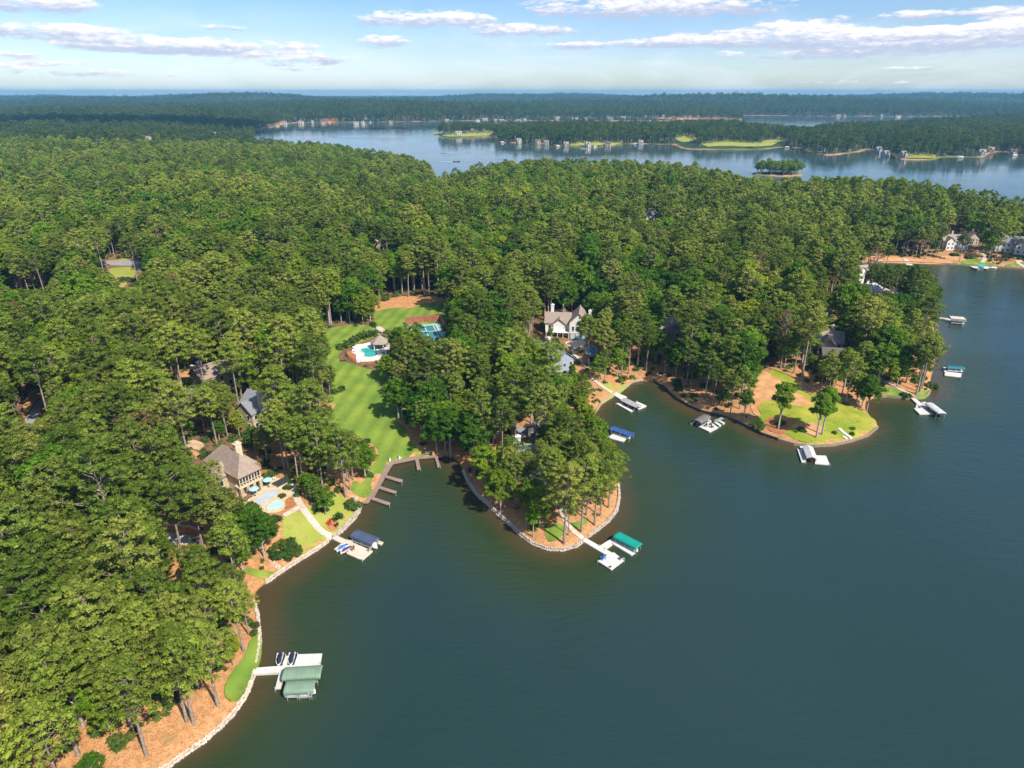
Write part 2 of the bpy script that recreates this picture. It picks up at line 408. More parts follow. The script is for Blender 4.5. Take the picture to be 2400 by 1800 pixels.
def _lawn(c1, c2, c3, stripe=0.0, ang=0.0, swid=1.6):
    def f(t, b, vec, c):
        g = t.new('ShaderNodeNewGeometry'); P = g.outputs['Position']
        a = t.mix(t.rng(t.noise(P, .12, 4.0), .3, .7), rgb(c1), rgb(c2))
        a = t.mix(t.rng(t.noise(P, .7, 4.0, .7), .52, .78), a, rgb(c3))
        if stripe:
            mp = t.new('ShaderNodeMapping'); t.l.new(P, mp.inputs[0]); mp.inputs['Rotation'].default_value = (0, 0, ang)
            wv = t.new('ShaderNodeTexWave'); wv.inputs['Scale'].default_value = 1/swid; wv.inputs['Distortion'].default_value = .15; wv.inputs['Detail'].default_value = 1
            t.l.new(mp.outputs[0], wv.inputs[0])
            h = t.new('ShaderNodeHueSaturation'); t.put(h.inputs['Value'], t.m('ADD', 1-stripe/2, t.m('MULTIPLY', wv.outputs['Fac'], stripe))); t.l.new(a, h.inputs['Color']); a = h.outputs[0]
        t.l.new(a, b.inputs['Base Color'])
        bn = t.new('ShaderNodeBump'); bn.inputs['Distance'].default_value = .05; t.l.new(t.noise(P, 3.0, 3.0), bn.inputs['Height']); t.l.new(bn.outputs[0], b.inputs['Normal'])
    return f
M['lawn'] = mat('mown_lawn', (.1,.2,.03), .95, extra=_lawn((.125,.205,.030), (.20,.265,.038), (.09,.17,.028), .26, R(8), 16.0), spec=.1)
M['lawn_dry'] = mat('dry_lawn', (.1,.2,.03), .95, extra=_lawn((.26,.29,.05), (.33,.33,.07), (.17,.25,.035)), spec=.1)
M['lawn_rough'] = mat('rough_grass', (.1,.2,.03), .95, extra=_lawn((.19,.25,.022), (.36,.33,.05), (.08,.12,.02)), spec=.1)
M['dirt'] = mat('orange_dirt', (.56,.32,.15), .95, (.44,.21,.09), .25, 5.0, bump=.06, bscale=1.5, spec=.1)
M['mulch'] = mat('red_mulch', (.42,.17,.07), .95, (.30,.12,.05), .9, 4.0, bump=.05, spec=.1)
M['straw'] = mat('pine_straw', (.54,.28,.12), .95, (.40,.19,.08), .8, 5.0, bump=.05, bscale=3.0, spec=.1)
M['pathstone'] = mat('pale_stone_path', (.58,.50,.40), .85, (.44,.36,.28), 1.1, 4.0, bump=.02)
M['concrete'] = mat('pale_concrete', (.60,.57,.52), .85, (.50,.47,.42), .4, 4.0)
M['asphalt'] = mat('asphalt', (.23,.23,.25), .9, (.30,.30,.31), .4, 4.0)
M['drive'] = mat('sandy_drive', (.52,.38,.24), .95, (.42,.28,.17), .6, 4.0)
M['tan'] = mat('tan_stone_paving', (.60,.48,.32), .8, (.50,.38,.24), .9, 4.0)
M['stone'] = mat('pale_rock', (.56,.48,.40), .9, (.42,.35,.29), 1.6, 3.0, rnd=.3)
def _deck(c1, c2):
    def f(t, b, vec, c):
        bt = t.new('ShaderNodeTexBrick'); mp = t.new('ShaderNodeMapping'); t.l.new(vec, mp.inputs[0]); mp.inputs['Rotation'].default_value = (0, 0, R(25)); t.l.new(mp.outputs[0], bt.inputs[0])
        bt.inputs['Color1'].default_value = rgb(c1); bt.inputs['Color2'].default_value = rgb(c2); bt.inputs['Mortar'].default_value = rgb([k*.6 for k in c1])
        bt.inputs['Scale'].default_value = 1.0; bt.inputs['Brick Width'].default_value = 3.6; bt.inputs['Row Height'].default_value = .16; bt.inputs['Mortar Size'].default_value = .012
        n = t.rng(t.noise(vec, .5, 4.0), .3, .7)
        h = t.new('ShaderNodeHueSaturation'); t.put(h.inputs['Value'], t.m('ADD', .88, t.m('MULTIPLY', n, .2))); t.l.new(bt.outputs[0], h.inputs['Color']); t.l.new(h.outputs[0], b.inputs['Base Color'])
    return f
M['deck_white'] = mat('pale_deck_boards', (.6,.6,.6), .8, extra=_deck((.66,.62,.58), (.60,.56,.52)))
M['deck_tan'] = mat('cream_deck_boards', (.6,.6,.6), .8, extra=_deck((.62,.54,.44), (.57,.49,.39)))
M['deck_brown'] = mat('weathered_brown_boards', (.3,.2,.2), .85, extra=_deck((.31,.22,.18), (.26,.18,.15)))
M['deck_green'] = mat('green_grey_boards', (.3,.4,.35), .85, extra=_deck((.24,.36,.30), (.22,.32,.27)))
M['white'] = mat('white_paint', (.78,.77,.74), .5, (.70,.69,.66), 2.0)
M['metal'] = mat('galvanised_metal', (.55,.56,.57), .4, metal=.6)
M['float'] = mat('pale_float', (.62,.55,.48), .6)
M['dark'] = mat('dark_grey', (.04,.045,.05), .5)
M['glass'] = mat('dark_window_glass', (.02,.03,.04), .08, spec=.8)
M['green_cloth'] = mat('sage_green_canvas', (.15,.235,.16), .7, (.19,.27,.19), .5, 4.0)
M['teal_cloth'] = mat('teal_canvas', (.0,.24,.19), .6, (.0,.28,.22), .5)
M['navy_cloth'] = mat('navy_canvas', (.05,.07,.13), .6, (.07,.09,.15), .5)
M['blue_cloth'] = mat('royal_blue_canvas', (.02,.07,.25), .6, (.03,.09,.28), .5)
M['bluegreen_cloth'] = mat('blue_green_canvas', (.02,.14,.20), .6)
M['grey_roofing'] = mat('grey_metal_roofing', (.34,.34,.33), .6, (.28,.28,.27), .6)
M['light_roofing'] = mat('pale_metal_roofing', (.50,.50,.49), .5, (.42,.42,.41), .6)
M['char_cloth'] = mat('charcoal_canvas', (.14,.13,.12), .7, (.18,.17,.15), .5)
M['navy_paint'] = mat('navy_gelcoat', (.015,.02,.05), .25)
M['blue_paint'] = mat('blue_gelcoat', (.04,.16,.50), .25)
M['red_paint'] = mat('red_gelcoat', (.45,.04,.03), .3)
M['purple_paint'] = mat('plum_gelcoat', (.10,.04,.10), .25)
M['seat_tan'] = mat('tan_vinyl', (.42,.32,.22), .6)
M['turq'] = mat('turquoise_cloth', (.02,.42,.46), .6)
M['ltblue'] = mat('light_blue_cloth', (.30,.62,.68), .6)
M['red'] = mat('red_plastic', (.50,.03,.03), .5)
M['bluep'] = mat('blue_plastic', (.04,.22,.50), .5)
M['brown'] = mat('brown_wicker', (.22,.13,.08), .8)
M['foam'] = mat('white_wake_foam', (.75,.78,.80), .8, (.45,.52,.56), .5, 4.0)
def _shingle(c1, c2):
    def f(t, b, vec, c):
        n = t.noise(vec, 1.6, 4.0, .7); n2 = t.noise(vec, 6.0, 2.0)
        a = t.mix(t.rng(n, .35, .65), rgb(c1), rgb(c2)); a = t.mix(t.rng(n2, .5, .7), a, rgb([k*.7 for k in c1]))
        t.l.new(a, b.inputs['Base Color'])
    return f
M['roof_brown'] = mat('brown_shingles', (.3,.2,.2), .9, extra=_shingle((.34,.26,.21), (.24,.18,.15)))
M['roof_grey'] = mat('blue_grey_shingles', (.3,.3,.3), .9, extra=_shingle((.22,.23,.25), (.17,.175,.19)))
M['roof_tan'] = mat('tan_shingles', (.3,.3,.3), .9, extra=_shingle((.34,.28,.22), (.27,.22,.18)))
M['roof_dark'] = mat('dark_shingles', (.1,.1,.1), .9, extra=_shingle((.13,.11,.10), (.09,.08,.075)))
M['stucco'] = mat('cream_stucco', (.60,.50,.36), .85, (.52,.42,.29), 1.0)
M['fieldstone'] = mat('warm_fieldstone', (.50,.40,.28), .9, (.34,.26,.18), 1.8, 4.0, lo=.4, hi=.6)
M['siding_white'] = mat('white_siding', (.74,.72,.68), .7, (.68,.66,.62), .8)
M['siding_pale'] = mat('weathered_white_siding', (.52,.50,.47), .8, (.46,.44,.41), .8)
M['siding_grey'] = mat('grey_siding', (.40,.40,.38), .7, (.34,.34,.33), .8)
M['siding_tan'] = mat('tan_siding', (.45,.36,.26), .8, (.38,.30,.22), .8)
M['siding_blue'] = mat('blue_grey_siding', (.30,.35,.42), .8, (.26,.31,.37), .8)
M['brick'] = mat('red_brick', (.42,.20,.12), .9, (.34,.15,.09), 2.0, 4.0)
M['block'] = mat('orange_block_wall', (.52,.26,.15), .9, (.42,.19,.10), 1.0, 4.0)
M['windscreen'] = mat('rust_red_windscreen', (.34,.11,.07), .85, (.26,.08,.05), 1.0)
M['court_green'] = mat('pale_green_court', (.26,.42,.36), .85, (.22,.38,.33), .4)
M['court_blue'] = mat('teal_court', (.03,.17,.17), .85, (.04,.20,.20), .4)
M['pool_teal'] = mat('teal_pool_water', (.02,.32,.30), .06, (.05,.42,.40), .3, bump=.02, bscale=1.5)
M['pool_aqua'] = mat('aqua_pool_water', (.36,.66,.62), .06, (.42,.72,.68), .4, bump=.02, bscale=1.5)
M['pool_cover'] = mat('grey_mesh_pool_cover', (.40,.42,.46), .7, (.46,.48,.51), .6)
M['pool_blue'] = mat('blue_pool_water', (.10,.22,.40), .06, (.16,.32,.52), .5, bump=.02)
M['decking_pool'] = mat('pale_pink_pool_deck', (.70,.62,.57), .85, (.64,.56,.51), .7)
M['wood'] = mat('grey_timber', (.28,.22,.17), .85, (.22,.17,.13), 1.5)

# ---------------------------------------------------------------- mesh helpers
class MB:
    def __init__(s): s.v = []; s.f = []; s.mi = []; s.cur = 0
    def add(s, vs, fs):
        o = len(s.v); s.v += [tuple(p) for p in vs]
        for f in fs: s.f.append(tuple(i+o for i in f)); s.mi.append(s.cur)
        return s
    def box(s, c, d, rz=0.0, rx=0.0, ry=0.0):
        m = Matrix.Translation(c) @ Matrix.Rotation(rz, 4, 'Z') @ Matrix.Rotation(rx, 4, 'X') @ Matrix.Rotation(ry, 4, 'Y')
        x, y, z = d[0]/2, d[1]/2, d[2]/2
        vs = [m @ Vector(p) for p in ((-x,-y,-z),(x,-y,-z),(x,y,-z),(-x,y,-z),(-x,-y,z),(x,-y,z),(x,y,z),(-x,y,z))]
        return s.add(vs, [(0,3,2,1),(4,5,6,7),(0,1,5,4),(1,2,6,5),(2,3,7,6),(3,0,4,7)])
    def prism(s, pts, z0, z1):
        n = len(pts)
        if sum(pts[i][0]*pts[(i+1)%n][1]-pts[(i+1)%n][0]*pts[i][1] for i in range(n)) < 0: pts = pts[::-1]
        z0s = z0 if isinstance(z0, (list, tuple)) else [z0]*n
        z1s = z1 if isinstance(z1, (list, tuple)) else [z1]*n
        vs = [(p[0], p[1], z0s[i]) for i, p in enumerate(pts)] + [(p[0], p[1], z1s[i]) for i, p in enumerate(pts)]
        return s.add(vs, [tuple(range(n))[::-1], tuple(range(n, 2*n))] + [(i, (i+1)%n, (i+1)%n+n, i+n) for i in range(n)])
    def tube(s, a, b, r0, r1=None, n=6, caps=True):
        a = Vector(a); b = Vector(b); r1 = r0 if r1 is None else r1
        d = (b-a).normalized() if (b-a).length > 1e-6 else Vector((0, 0, 1))
        u = d.orthogonal().normalized(); w_ = d.cross(u)
        vs = []
        for (c, r) in ((a, r0), (b, r1)):
            for i in range(n):
                t = 2*math.pi*i/n; vs.append(c + u*(r*math.cos(t)) + w_*(r*math.sin(t)))
        fs = [(i, (i+1)%n, (i+1)%n+n, i+n) for i in range(n)]
        if caps: fs += [tuple(range(n))[::-1], tuple(range(n, 2*n))]
        return s.add(vs, fs)
    def loft(s, rings, close=True, caps=True):
        n = len(rings[0]); vs = [p for r in rings for p in r]; fs = []
        for k in range(len(rings)-1):
            for i in range(n if close else n-1):
                j = (i+1) % n; fs.append((k*n+i, k*n+j, (k+1)*n+j, (k+1)*n+i))
        if caps: fs += [tuple(range(n))[::-1], tuple(range((len(rings)-1)*n, len(rings)*n))]
        return s.add(vs, fs)
    def build(s, name, mats, parent=None, smooth=False, loc=None, rz=0.0):
        me = bpy.data.meshes.new(name)
        me.from_pydata(s.v, [], s.f); me.update()
        ms = mats if isinstance(mats, (list, tuple)) else [mats]
        for m in ms: me.materials.append(m)
        if len(ms) > 1: me.polygons.foreach_set('material_index', s.mi)
        if smooth: me.polygons.foreach_set('use_smooth', [True]*len(s.f))
        o = bpy.data.objects.new(name, me); C.objects.link(o)
        if loc is not None: o.location = loc
        o.rotation_euler.z = rz
        if parent: o.parent = parent
        return o
def mesh_np(name, V, F, mats, mi=None, attrs=None, smooth=False):
    me = bpy.data.meshes.new(name)
    V = np.asarray(V, np.float32); F = np.asarray(F, np.int32); k = F.shape[1]
    me.vertices.add(len(V)); me.vertices.foreach_set('co', V.ravel())
    me.loops.add(F.size); me.loops.foreach_set('vertex_index', F.ravel())
    me.polygons.add(len(F)); me.polygons.foreach_set('loop_start', np.arange(0, F.size, k, dtype=np.int32))
    me.polygons.foreach_set('loop_total', np.full(len(F), k, np.int32))
    for m in (mats if isinstance(mats, (list, tuple)) else [mats]): me.materials.append(m)
    if mi is not None: me.polygons.foreach_set('material_index', np.asarray(mi, np.int32))
    if smooth: me.polygons.foreach_set('use_smooth', np.ones(len(F), bool))
    for an, av in (attrs or {}).items():
        a = me.attributes.new(an, 'FLOAT', 'POINT'); a.data.foreach_set('value', np.asarray(av, np.float32))
    me.update(calc_edges=True)
    return me
def link(name, me, parent=None, kind=None):
    o = bpy.data.objects.new(name, me); C.objects.link(o)
    if parent: o.parent = parent
    if kind: o['kind'] = kind
    return o
def tag(o, label=None, cat=None, group=None, kind=None):
    if label: o['label'] = label
    if cat: o['category'] = cat
    if group: o['group'] = group
    if kind: o['kind'] = kind
    return o
def thing(name, label, cat, loc=(0, 0, 0), rz=0.0, group=None):
    o = bpy.data.objects.new(name, None); C.objects.link(o); o.empty_display_size = .5
    o.location = loc; o.rotation_euler.z = rz
    return tag(o, label, cat, group)

# ---------------------------------------------------------------- ground and water as wide sheets
def lines(breaks):
    """breaks: (from, to, step) joined"""
    out = [breaks[0][0]]
    for a, b, st in breaks:
        n = max(1, int(round((b-a)/st))); out += list(np.linspace(a, b, n+1)[1:])
    return np.array(out)
def grid_mesh(name, xs, ys, mt, zfun, attrs=True, smooth=True):
    X, Y = np.meshgrid(xs, ys); px = X.ravel(); py = Y.ravel()
    d = land(px, py)
    z = zfun(px, py, d)
    nx, ny = len(xs), len(ys)
    i = np.arange(nx*ny).reshape(ny, nx)
    F = np.stack([i[:-1, :-1].ravel(), i[:-1, 1:].ravel(), i[1:, 1:].ravel(), i[1:, :-1].ravel()], 1)
    me = mesh_np(name, np.stack([px, py, z], 1), F, mt, attrs={'shore': d}, smooth=smooth)
    return link(name, me, kind='structure')
xs = lines([(-15500,-6000,500),(-6000,-2600,120),(-2600,-900,28),(-900,-420,10),(-420,-230,4),(-230,-90,2.4),(-90,30,1.5),(30,260,2.2),(260,460,3.5),(460,900,9),(900,2600,28),(2600,6000,120),(6000,15500,500)])
ys = lines([(-160,40,20),(40,240,1.6),(240,420,2.4),(420,900,5),(900,1400,12),(1400,3700,22),(3700,7000,110),(7000,15500,400)])
ground = grid_mesh('ground', xs, ys, M['ground'], lambda x, y, d: height(x, y, d))
xw = lines([(-15500,-3000,600),(-3000,-400,40),(-400,500,4),(500,3000,40),(3000,15500,600)])
yw = lines([(-160,40,10),(40,500,4),(500,3700,35),(3700,15500,500)])
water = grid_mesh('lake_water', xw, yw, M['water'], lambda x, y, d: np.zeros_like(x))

def resample(pts, step, closed=True):
    out = []; n = len(pts)
    for i in range(n if closed else n-1):
        a = pts[i]; b = pts[(i+1) % n]; L = math.hypot(b[0]-a[0], b[1]-a[1]); k = max(1, int(L/step))
        out += [(a[0]+(b[0]-a[0])*j/k, a[1]+(b[1]-a[1])*j/k) for j in range(k)]
    if not closed: out.append(pts[-1][:2])
    return out
def sheet(name, pts, mt, off=0.10, step=2.0, smooth=1, thick=0.35, flat=None, kind='structure'):
    """a patch of ground cover draped over the terrain, with a skirt at its edge"""
    p = [(q[0], q[1]) for q in pts]
    p = smooth_poly(p, smooth) if smooth else p
    p = resample(p, step)
    A = np.array(p); x0, y0 = A.min(0); x1, y1 = A.max(0)
    gx, gy = np.meshgrid(np.arange(x0+step/2, x1, step), np.arange(y0+step/2, y1, step))
    gx, gy = gx.ravel(), gy.ravel()
    dd = sdf_poly(gx, gy, p); k = dd > step*.45
    vs = [Vector(q) for q in p] + [Vector((a, b)) for a, b in zip(gx[k], gy[k])]
    n = len(p)
    vv, ee, ff, *_ = delaunay_2d_cdt(vs, [], [list(range(n))], 1, 1e-4)
    V = np.array([(q.x, q.y) for q in vv])
    h = np.maximum(height(V[:, 0], V[:, 1]), 0.0) if flat is None else np.full(len(V), flat)
    V3 = np.column_stack([V, h+off]).tolist()
    F = [tuple(f) for f in ff]
    from collections import Counter
    ec = Counter()
    for f in F:
        for i in range(len(f)): ec[(f[i], f[(i+1) % len(f)])] += 1
    nv = len(V3); top = len(F); V3 += [(a, b, c) for a, b, c in V3[:nv]] + [(a, b, c-thick) for a, b, c in V3[:nv]]
    for (a, b) in list(ec):
        if (b, a) not in ec: F.append((b+nv, a+nv, a+2*nv, b+2*nv))
    me = bpy.data.meshes.new(name); me.from_pydata(V3, [], F); me.update(); me.materials.append(mt)
    me.polygons.foreach_set('use_smooth', [i < top for i in range(len(F))])
    o = link(name, me, kind=kind)
    return o
def ribbon(name, pts, width, mt, off=0.12, thick=0.3, step=1.5, kind='structure', flat=None):
    """a path of one width following a line of ground points"""
    q = [Vector(p[:2]) for p in pts]
    for _ in range(2):
        r = [q[0]]
        for i in range(len(q)-1): r += [q[i]*.75+q[i+1]*.25, q[i]*.25+q[i+1]*.75]
        r.append(q[-1]); q = r
    L = []; Rr = []
    for i in range(len(q)):
        d = (q[min(i+1, len(q)-1)] - q[max(i-1, 0)]).normalized(); n = Vector((-d.y, d.x))
        L.append(q[i]+n*width/2); Rr.append(q[i]-n*width/2)
    return sheet(name, [tuple(a) for a in L+Rr[::-1]], mt, off, step, 0, thick, flat, kind)
# ---------------------------------------------------------------- lawns, bare ground, paths
OPEN = []            # pixel outlines (2212 scale) of what stands free of trees in front of it
def o22(pts): OPEN.append([(a*K, b*K) for a, b in pts])
def oV(v, pts): OPEN.append([v.px(a, b) for a, b in pts])
fair = [(703,712),(745,702),(790,702),(822,715),(800,733),(760,746),(735,760),(728,778),(760,787),(800,800),(835,800),(855,840),(875,890),(885,925),(915,945),(922,975),(940,981),(900,986),(852,996),(830,1026),(800,1072),(782,1078),(748,1052),(775,1030),(812,1000),(820,975),(800,955),(760,940),(728,935),(690,945),(655,960),(648,945),(690,915),(700,900),(716,862),(716,820),(704,790),(692,745)]
sheet('lawn', G22(fair), M['lawn']); 
o22([(703,712),(745,702),(790,702),(822,715),(800,733),(745,752),(728,778),(760,787),(800,800),(842,800),(838,825),(850,860),(870,905),(905,940),(918,975),(938,984),(900,989),(848,998),(828,1030),(800,1078),(770,1066),(800,1020),(815,990),(800,955),(760,930),(715,925),(700,905),(735,862),(742,820),(722,790),(712,745)])
up = [(808,690),(806,674),(830,668),(860,664),(885,668),(915,655),(960,652),(968,680),(962,700),(900,706),(850,716),(828,712),(806,697)]
sheet('lawn', G22(up), M['lawn']); o22([(810,690),(808,650),(835,640),(880,636),(925,640),(960,640),(958,682),(955,700),(875,700),(850,712),(820,708)])
sheet('straw_bed', G22([(800,674),(806,655),(840,645),(880,638),(925,640),(962,640),(966,653),(915,656),(885,669),(860,665),(830,669)]), M['straw'], off=.05)
sheet('straw_bed', vLW.gs([(200,110),(510,30),(540,60),(430,180),(360,300),(230,360),(120,300),(0,260),(0,380),(60,480),(130,580),(300,600),(360,560),(300,430),(420,230)]), M['straw'], off=.13)
sheet('straw_bed', vLW.gs([(400,900),(520,880),(700,960),(900,1080),(990,1120),(870,1210),(760,1235),(640,1190),(490,1080),(400,1000)]), M['straw'], off=.14)
sheet('straw_bed', vLW.gs([(1370,285),(1480,260),(1640,380),(1900,250),(1900,560),(1830,720),(1900,780),(1750,720),(1640,600),(1560,430),(1480,330)]), M['straw'], off=.14)
sheet('straw_bed', vLW.gs([(330,1190),(420,1110),(560,1180),(850,1390),(880,1440),(700,1380),(520,1270)]), M['straw'], off=.08)
# shore lawns beside the stone house
sheet('lawn', vLB.gs([(640,600),(780,530),(905,495),(980,560),(1090,680),(1200,800),(1345,895),(1290,950),(1180,935),(1140,990),(1210,1010),(1000,1130),(860,1180),(910,1060),(850,960),(700,900),(630,880),(670,760)]), M['lawn_dry'])
sheet('lawn', vLB.gs([(960,470),(1150,400),(1380,230),(1440,230),(1620,330),(1790,370),(1780,460),(1690,590),(1520,740),(1420,830),(1330,790),(1150,650),(1040,560)]), M['lawn_dry'])
sheet('mulch_bed', vLB.gs([(1290,700),(1380,650),(1450,650),(1490,720),(1440,790),(1350,780)]), M['mulch'], off=.18)
sheet('mulch_bed', vLB.gs([(700,300),(800,300),(880,380),(780,450),(680,480),(700,400)]), M['mulch'], off=.12)
sheet('mulch_bed', vLB.gs([(840,140),(940,190),(960,300),(900,330),(830,250)]), M['mulch'], off=.12)
sheet('straw_bed', vLB.gs([(420,1180),(560,1040),(640,1060),(690,1180),(850,1230),(700,1310),(620,1330),(540,1290),(470,1230)]), M['straw'], off=.08)
sheet('straw_bed', vLB.gs([(30,1190),(200,1230),(380,1230),(600,1370),(560,1410),(400,1400),(250,1370),(100,1310)]), M['straw'], off=.1)
sheet('lawn', vLB.gs([(40,1400),(120,1340),(280,1380),(420,1410),(560,1420),(460,1480),(380,1560),(250,1480),(120,1440)]), M['lawn'])
oV(vLB, [(640,540),(900,400),(1000,560),(1250,720),(1300,780),(1500,640),(1530,520),(1480,420),(1420,220),(1640,330),(1800,330),(1800,500),(1700,640),(1500,800),(1380,900),(1160,1040),(820,1230),(600,1400),(440,1500),(340,1590),(300,1450),(420,1400),(380,1300),(200,1250),(440,1230),(620,1280),(500,1220),(560,1080),(640,900),(700,760)])
# long lawn strip by the lower sea wall
strip = [(1625,830),(1690,800),(1700,900),(1685,990),(1640,1090),(1580,1180),(1515,1245),(1460,1210),(1455,1140),(1500,1050),(1570,970),(1605,900)]
sheet('lawn', vBL.gs(strip), M['lawn'], off=.42, thick=.6)
oV(vBL, [(880,1659+60),(930,1640),(960,1540),(990,1400),(1060,1350),(1180,1250),(1270,1180),(1330,1110),(1400,1130),(1450,1030),(1540,985),(1580,900),(1600,760),(1690,740),(1700,980),(1650,1060),(1570,1230),(1400,1380),(1050,1659+60)])
# centre peninsula tip
sheet('lawn', vCP.gs([(905,1340),(1000,1290),(1130,1290),(1190,1350),(1150,1420),(1060,1480),(980,1515),(930,1460)]), M['lawn'])
sheet('lawn', vCP.gs([(1190,1270),(1330,1270),(1440,1200),(1450,1260),(1300,1360),(1250,1350)]), M['lawn'])
oV(vCP, [(0,700),(30,640),(100,640),(160,850),(260,960),(330,1110),(450,1200),(560,1260),(640,1340),(750,1420),(850,1400),(930,1330),(1150,1320),(1300,1380),(1480,1320),(1640,1230),(1780,1130),(1830,1080),(1830,1200),(1500,1450),(1060,1620),(700,1500),(0,780)])
# right-hand point with rough grass and bare dirt
sheet('rough_grass', vPT.gs([(290,370),(400,400),(560,500),(600,600),(740,640),(960,720),(1100,740),(1250,820),(1370,890),(1400,960),(1380,1010),(1300,1070),(1150,1120),(1000,1150),(860,1165),(720,1155),(560,1115),(470,1060),(300,1000),(60,950),(60,930),(200,860),(160,780),(180,700),(240,560)]), M['lawn_rough'])
sheet('bare_dirt', vPT.gs([(150,440),(220,400),(290,430),(330,470),(400,480),(400,560),(500,600),(700,690),(740,740),(600,770),(480,740),(300,700),(180,720),(150,800),(200,870),(120,860),(80,760),(120,600)]), M['dirt'], off=.16)
sheet('bare_dirt', vPT.gs([(500,960),(700,930),(830,960),(810,1060),(740,1090),(640,1040),(530,1000)]), M['dirt'], off=.16)
sheet('straw_bed', vPT.gs([(230,880),(420,880),(600,900),(500,960),(470,1010),(420,1060),(250,1010)]), M['mulch'], off=.16)
oV(vPT, [(160,430),(200,390),(300,380),(460,400),(580,500),(760,500),(750,640),(960,720),(1100,740),(1250,830),(1390,900),(1410,980),(1360,1050),(1000,1160),(700,1170),(470,1090),(0,950),(60,900),(130,880),(120,620)])
sheet('lawn', vPT.gs([(1400,480),(1450,500),(1480,560),(1560,570),(1700,620),(1800,620),(1900,590),(1955,610),(1930,660),(1880,692),(1750,690),(1600,680),(1490,662),(1440,620)]), M['lawn'])
oV(vPT, [(1490,600),(1560,570),(1760,580),(1900,590),(1955,600),(1955,660),(1880,695),(1750,695),(1490,670)])
oV(vDF, [(100,180),(250,100),(480,100),(570,130),(350,330),(200,420),(30,500),(0,560),(30,420),(260,340)])
sheet('lawn', vDF.gs([(0,560),(40,440),(120,400),(240,340),(110,230),(60,150),(170,90),(300,190),(460,140),(540,110),(560,130),(350,310),(270,345),(150,420),(30,490)]), M['lawn_dry'])
oV(vDF, [(1000,130),(1200,240),(1500,460),(2000,640),(2212,700),(2212,560),(1900,520),(1500,430),(1250,200)])
# far right bank
sheet('bare_dirt', vRB.gs([(100,490),(200,440),(400,450),(640,450),(900,490),(1150,440),(1500,430),(1640,440),(1300,540),(1100,546),(700,540),(300,515)]), M['dirt'])
sheet('lawn', vRB.gs([(1260,545),(1450,505),(1630,470),(1700,520),(1860,560),(1880,590),(1700,580),(1500,566)]), M['lawn'], off=.16)
sheet('lawn', vRB.gs([(1960,560),(2120,530),(2212,530),(2212,560),(2100,590),(1980,585)]), M['lawn'], off=.16)
oV(vRB, [(100,540),(160,470),(400,440),(700,450),(940,470),(1150,400),(1230,200),(1560,200),(1570,330),(1720,440),(1760,540),(1900,560),(2000,480),(2212,480),(2212,600),(1500,580),(1000,560)])
# left clearing with road
sheet('lawn', vLF.gs([(60,640),(140,560),(350,550),(620,500),(620,580),(560,640),(420,600),(250,620),(150,680)]), M['lawn'])
sheet('lawn', vLF.gs([(1380,400),(1500,370),(1760,360),(1770,450),(1680,540),(1600,640),(1540,620),(1500,500)]), M['lawn_dry'])
sheet('lawn', vLF.gs([(1340,290),(1500,270),(1740,245),(1790,262),(1500,290)]), M['lawn_dry'], off=.08)
oV(vLF, [(100,640),(120,540),(350,530),(620,470),(640,500),(570,625),(400,600),(250,620)])
oV(vLF, [(1270,310),(1400,255),(1780,230),(1820,290),(1830,420),(1780,470),(1670,610),(1570,640),(1490,510),(1390,410)])
sheet('road', vLF.gs([(1180,310),(1400,290),(1780,275),(1830,300),(1850,420),(1790,425),(1750,350),(1600,345),(1400,340),(1200,330)]), M['asphalt'], off=.14)
sheet('road', [G(*vBL.px(0,0))]*0 or View(0,600,800).gs([(150,1075),(200,1010),(250,930),(285,925),(270,1000),(215,1090),(190,1100)]), M['asphalt'], off=.14)
sheet('bare_dirt', View(0,600,800).gs([(140,1000),(190,870),(240,860),(300,890),(290,930),(240,920),(190,1010),(150,1060)]), M['dirt'], off=.08)
oV(View(0,600,800), [(140,990),(180,870),(250,870),(270,930),(250,1020),(200,1095),(150,1080)])
# drives between the trees
sheet('driveway', View(0,600,800).gs([(1170,1190),(1230,1185),(1330,1215),(1310,1260),(1240,1250),(1180,1225)]), M['drive'], off=.14)
oV(View(0,600,800), [(1165,1185),(1240,1180),(1320,1215),(1310,1255),(1240,1245)])
sheet('bare_dirt', View(0,600,800).gs([(960,1240),(1080,1270),(1180,1240),(1290,1270),(1300,1320),(1180,1290),(1000,1310)]), M['dirt'], off=.08)
sheet('bare_dirt', View(0,600,800).gs([(210,1490),(330,1470),(400,1490),(340,1560),(240,1550)]), M['dirt'], off=.08)
oV(View(0,600,800), [(220,1490),(340,1475),(360,1530),(260,1550)])
sheet('driveway', vDR.gs([(190,345),(330,350),(450,370),(540,400),(520,430),(350,465),(230,460),(170,400)]), M['concrete'], off=.14)
sheet('bare_dirt', vDR.gs([(90,240),(190,280),(330,290),(520,340),(560,380),(640,360),(700,380),(690,480),(540,560),(340,580),(270,560),(300,480),(160,460),(110,330)]), M['straw'], off=.06)
oV(vDR, [(130,290),(190,280),(500,350),(440,400),(380,460),(300,470),(200,400)])
sheet('driveway', vCP.gs([(300,185),(400,150),(465,215),(350,280)]), M['concrete'], off=.14)
sheet('driveway', vCP.gs([(470,100),(560,100),(720,130),(760,200),(620,240),(560,220),(540,160)]), M['asphalt'], off=.12)
oV(vCP, [(265,250),(310,185),(400,160),(450,215),(350,270)])
oV(vCP, [(490,110),(740,130),(740,195),(620,230),(560,200)])
sheet('lawn', vHL.gs([(290,600),(490,575),(530,640),(500,690),(350,690)]), M['lawn'])
sheet('bare_dirt', vHL.gs([(200,480),(450,440),(640,480),(620,560),(480,580),(290,590)]), M['dirt'], off=.06)
oV(vHL, [(210,500),(460,470),(600,500),(570,640),(480,680),(310,680)])
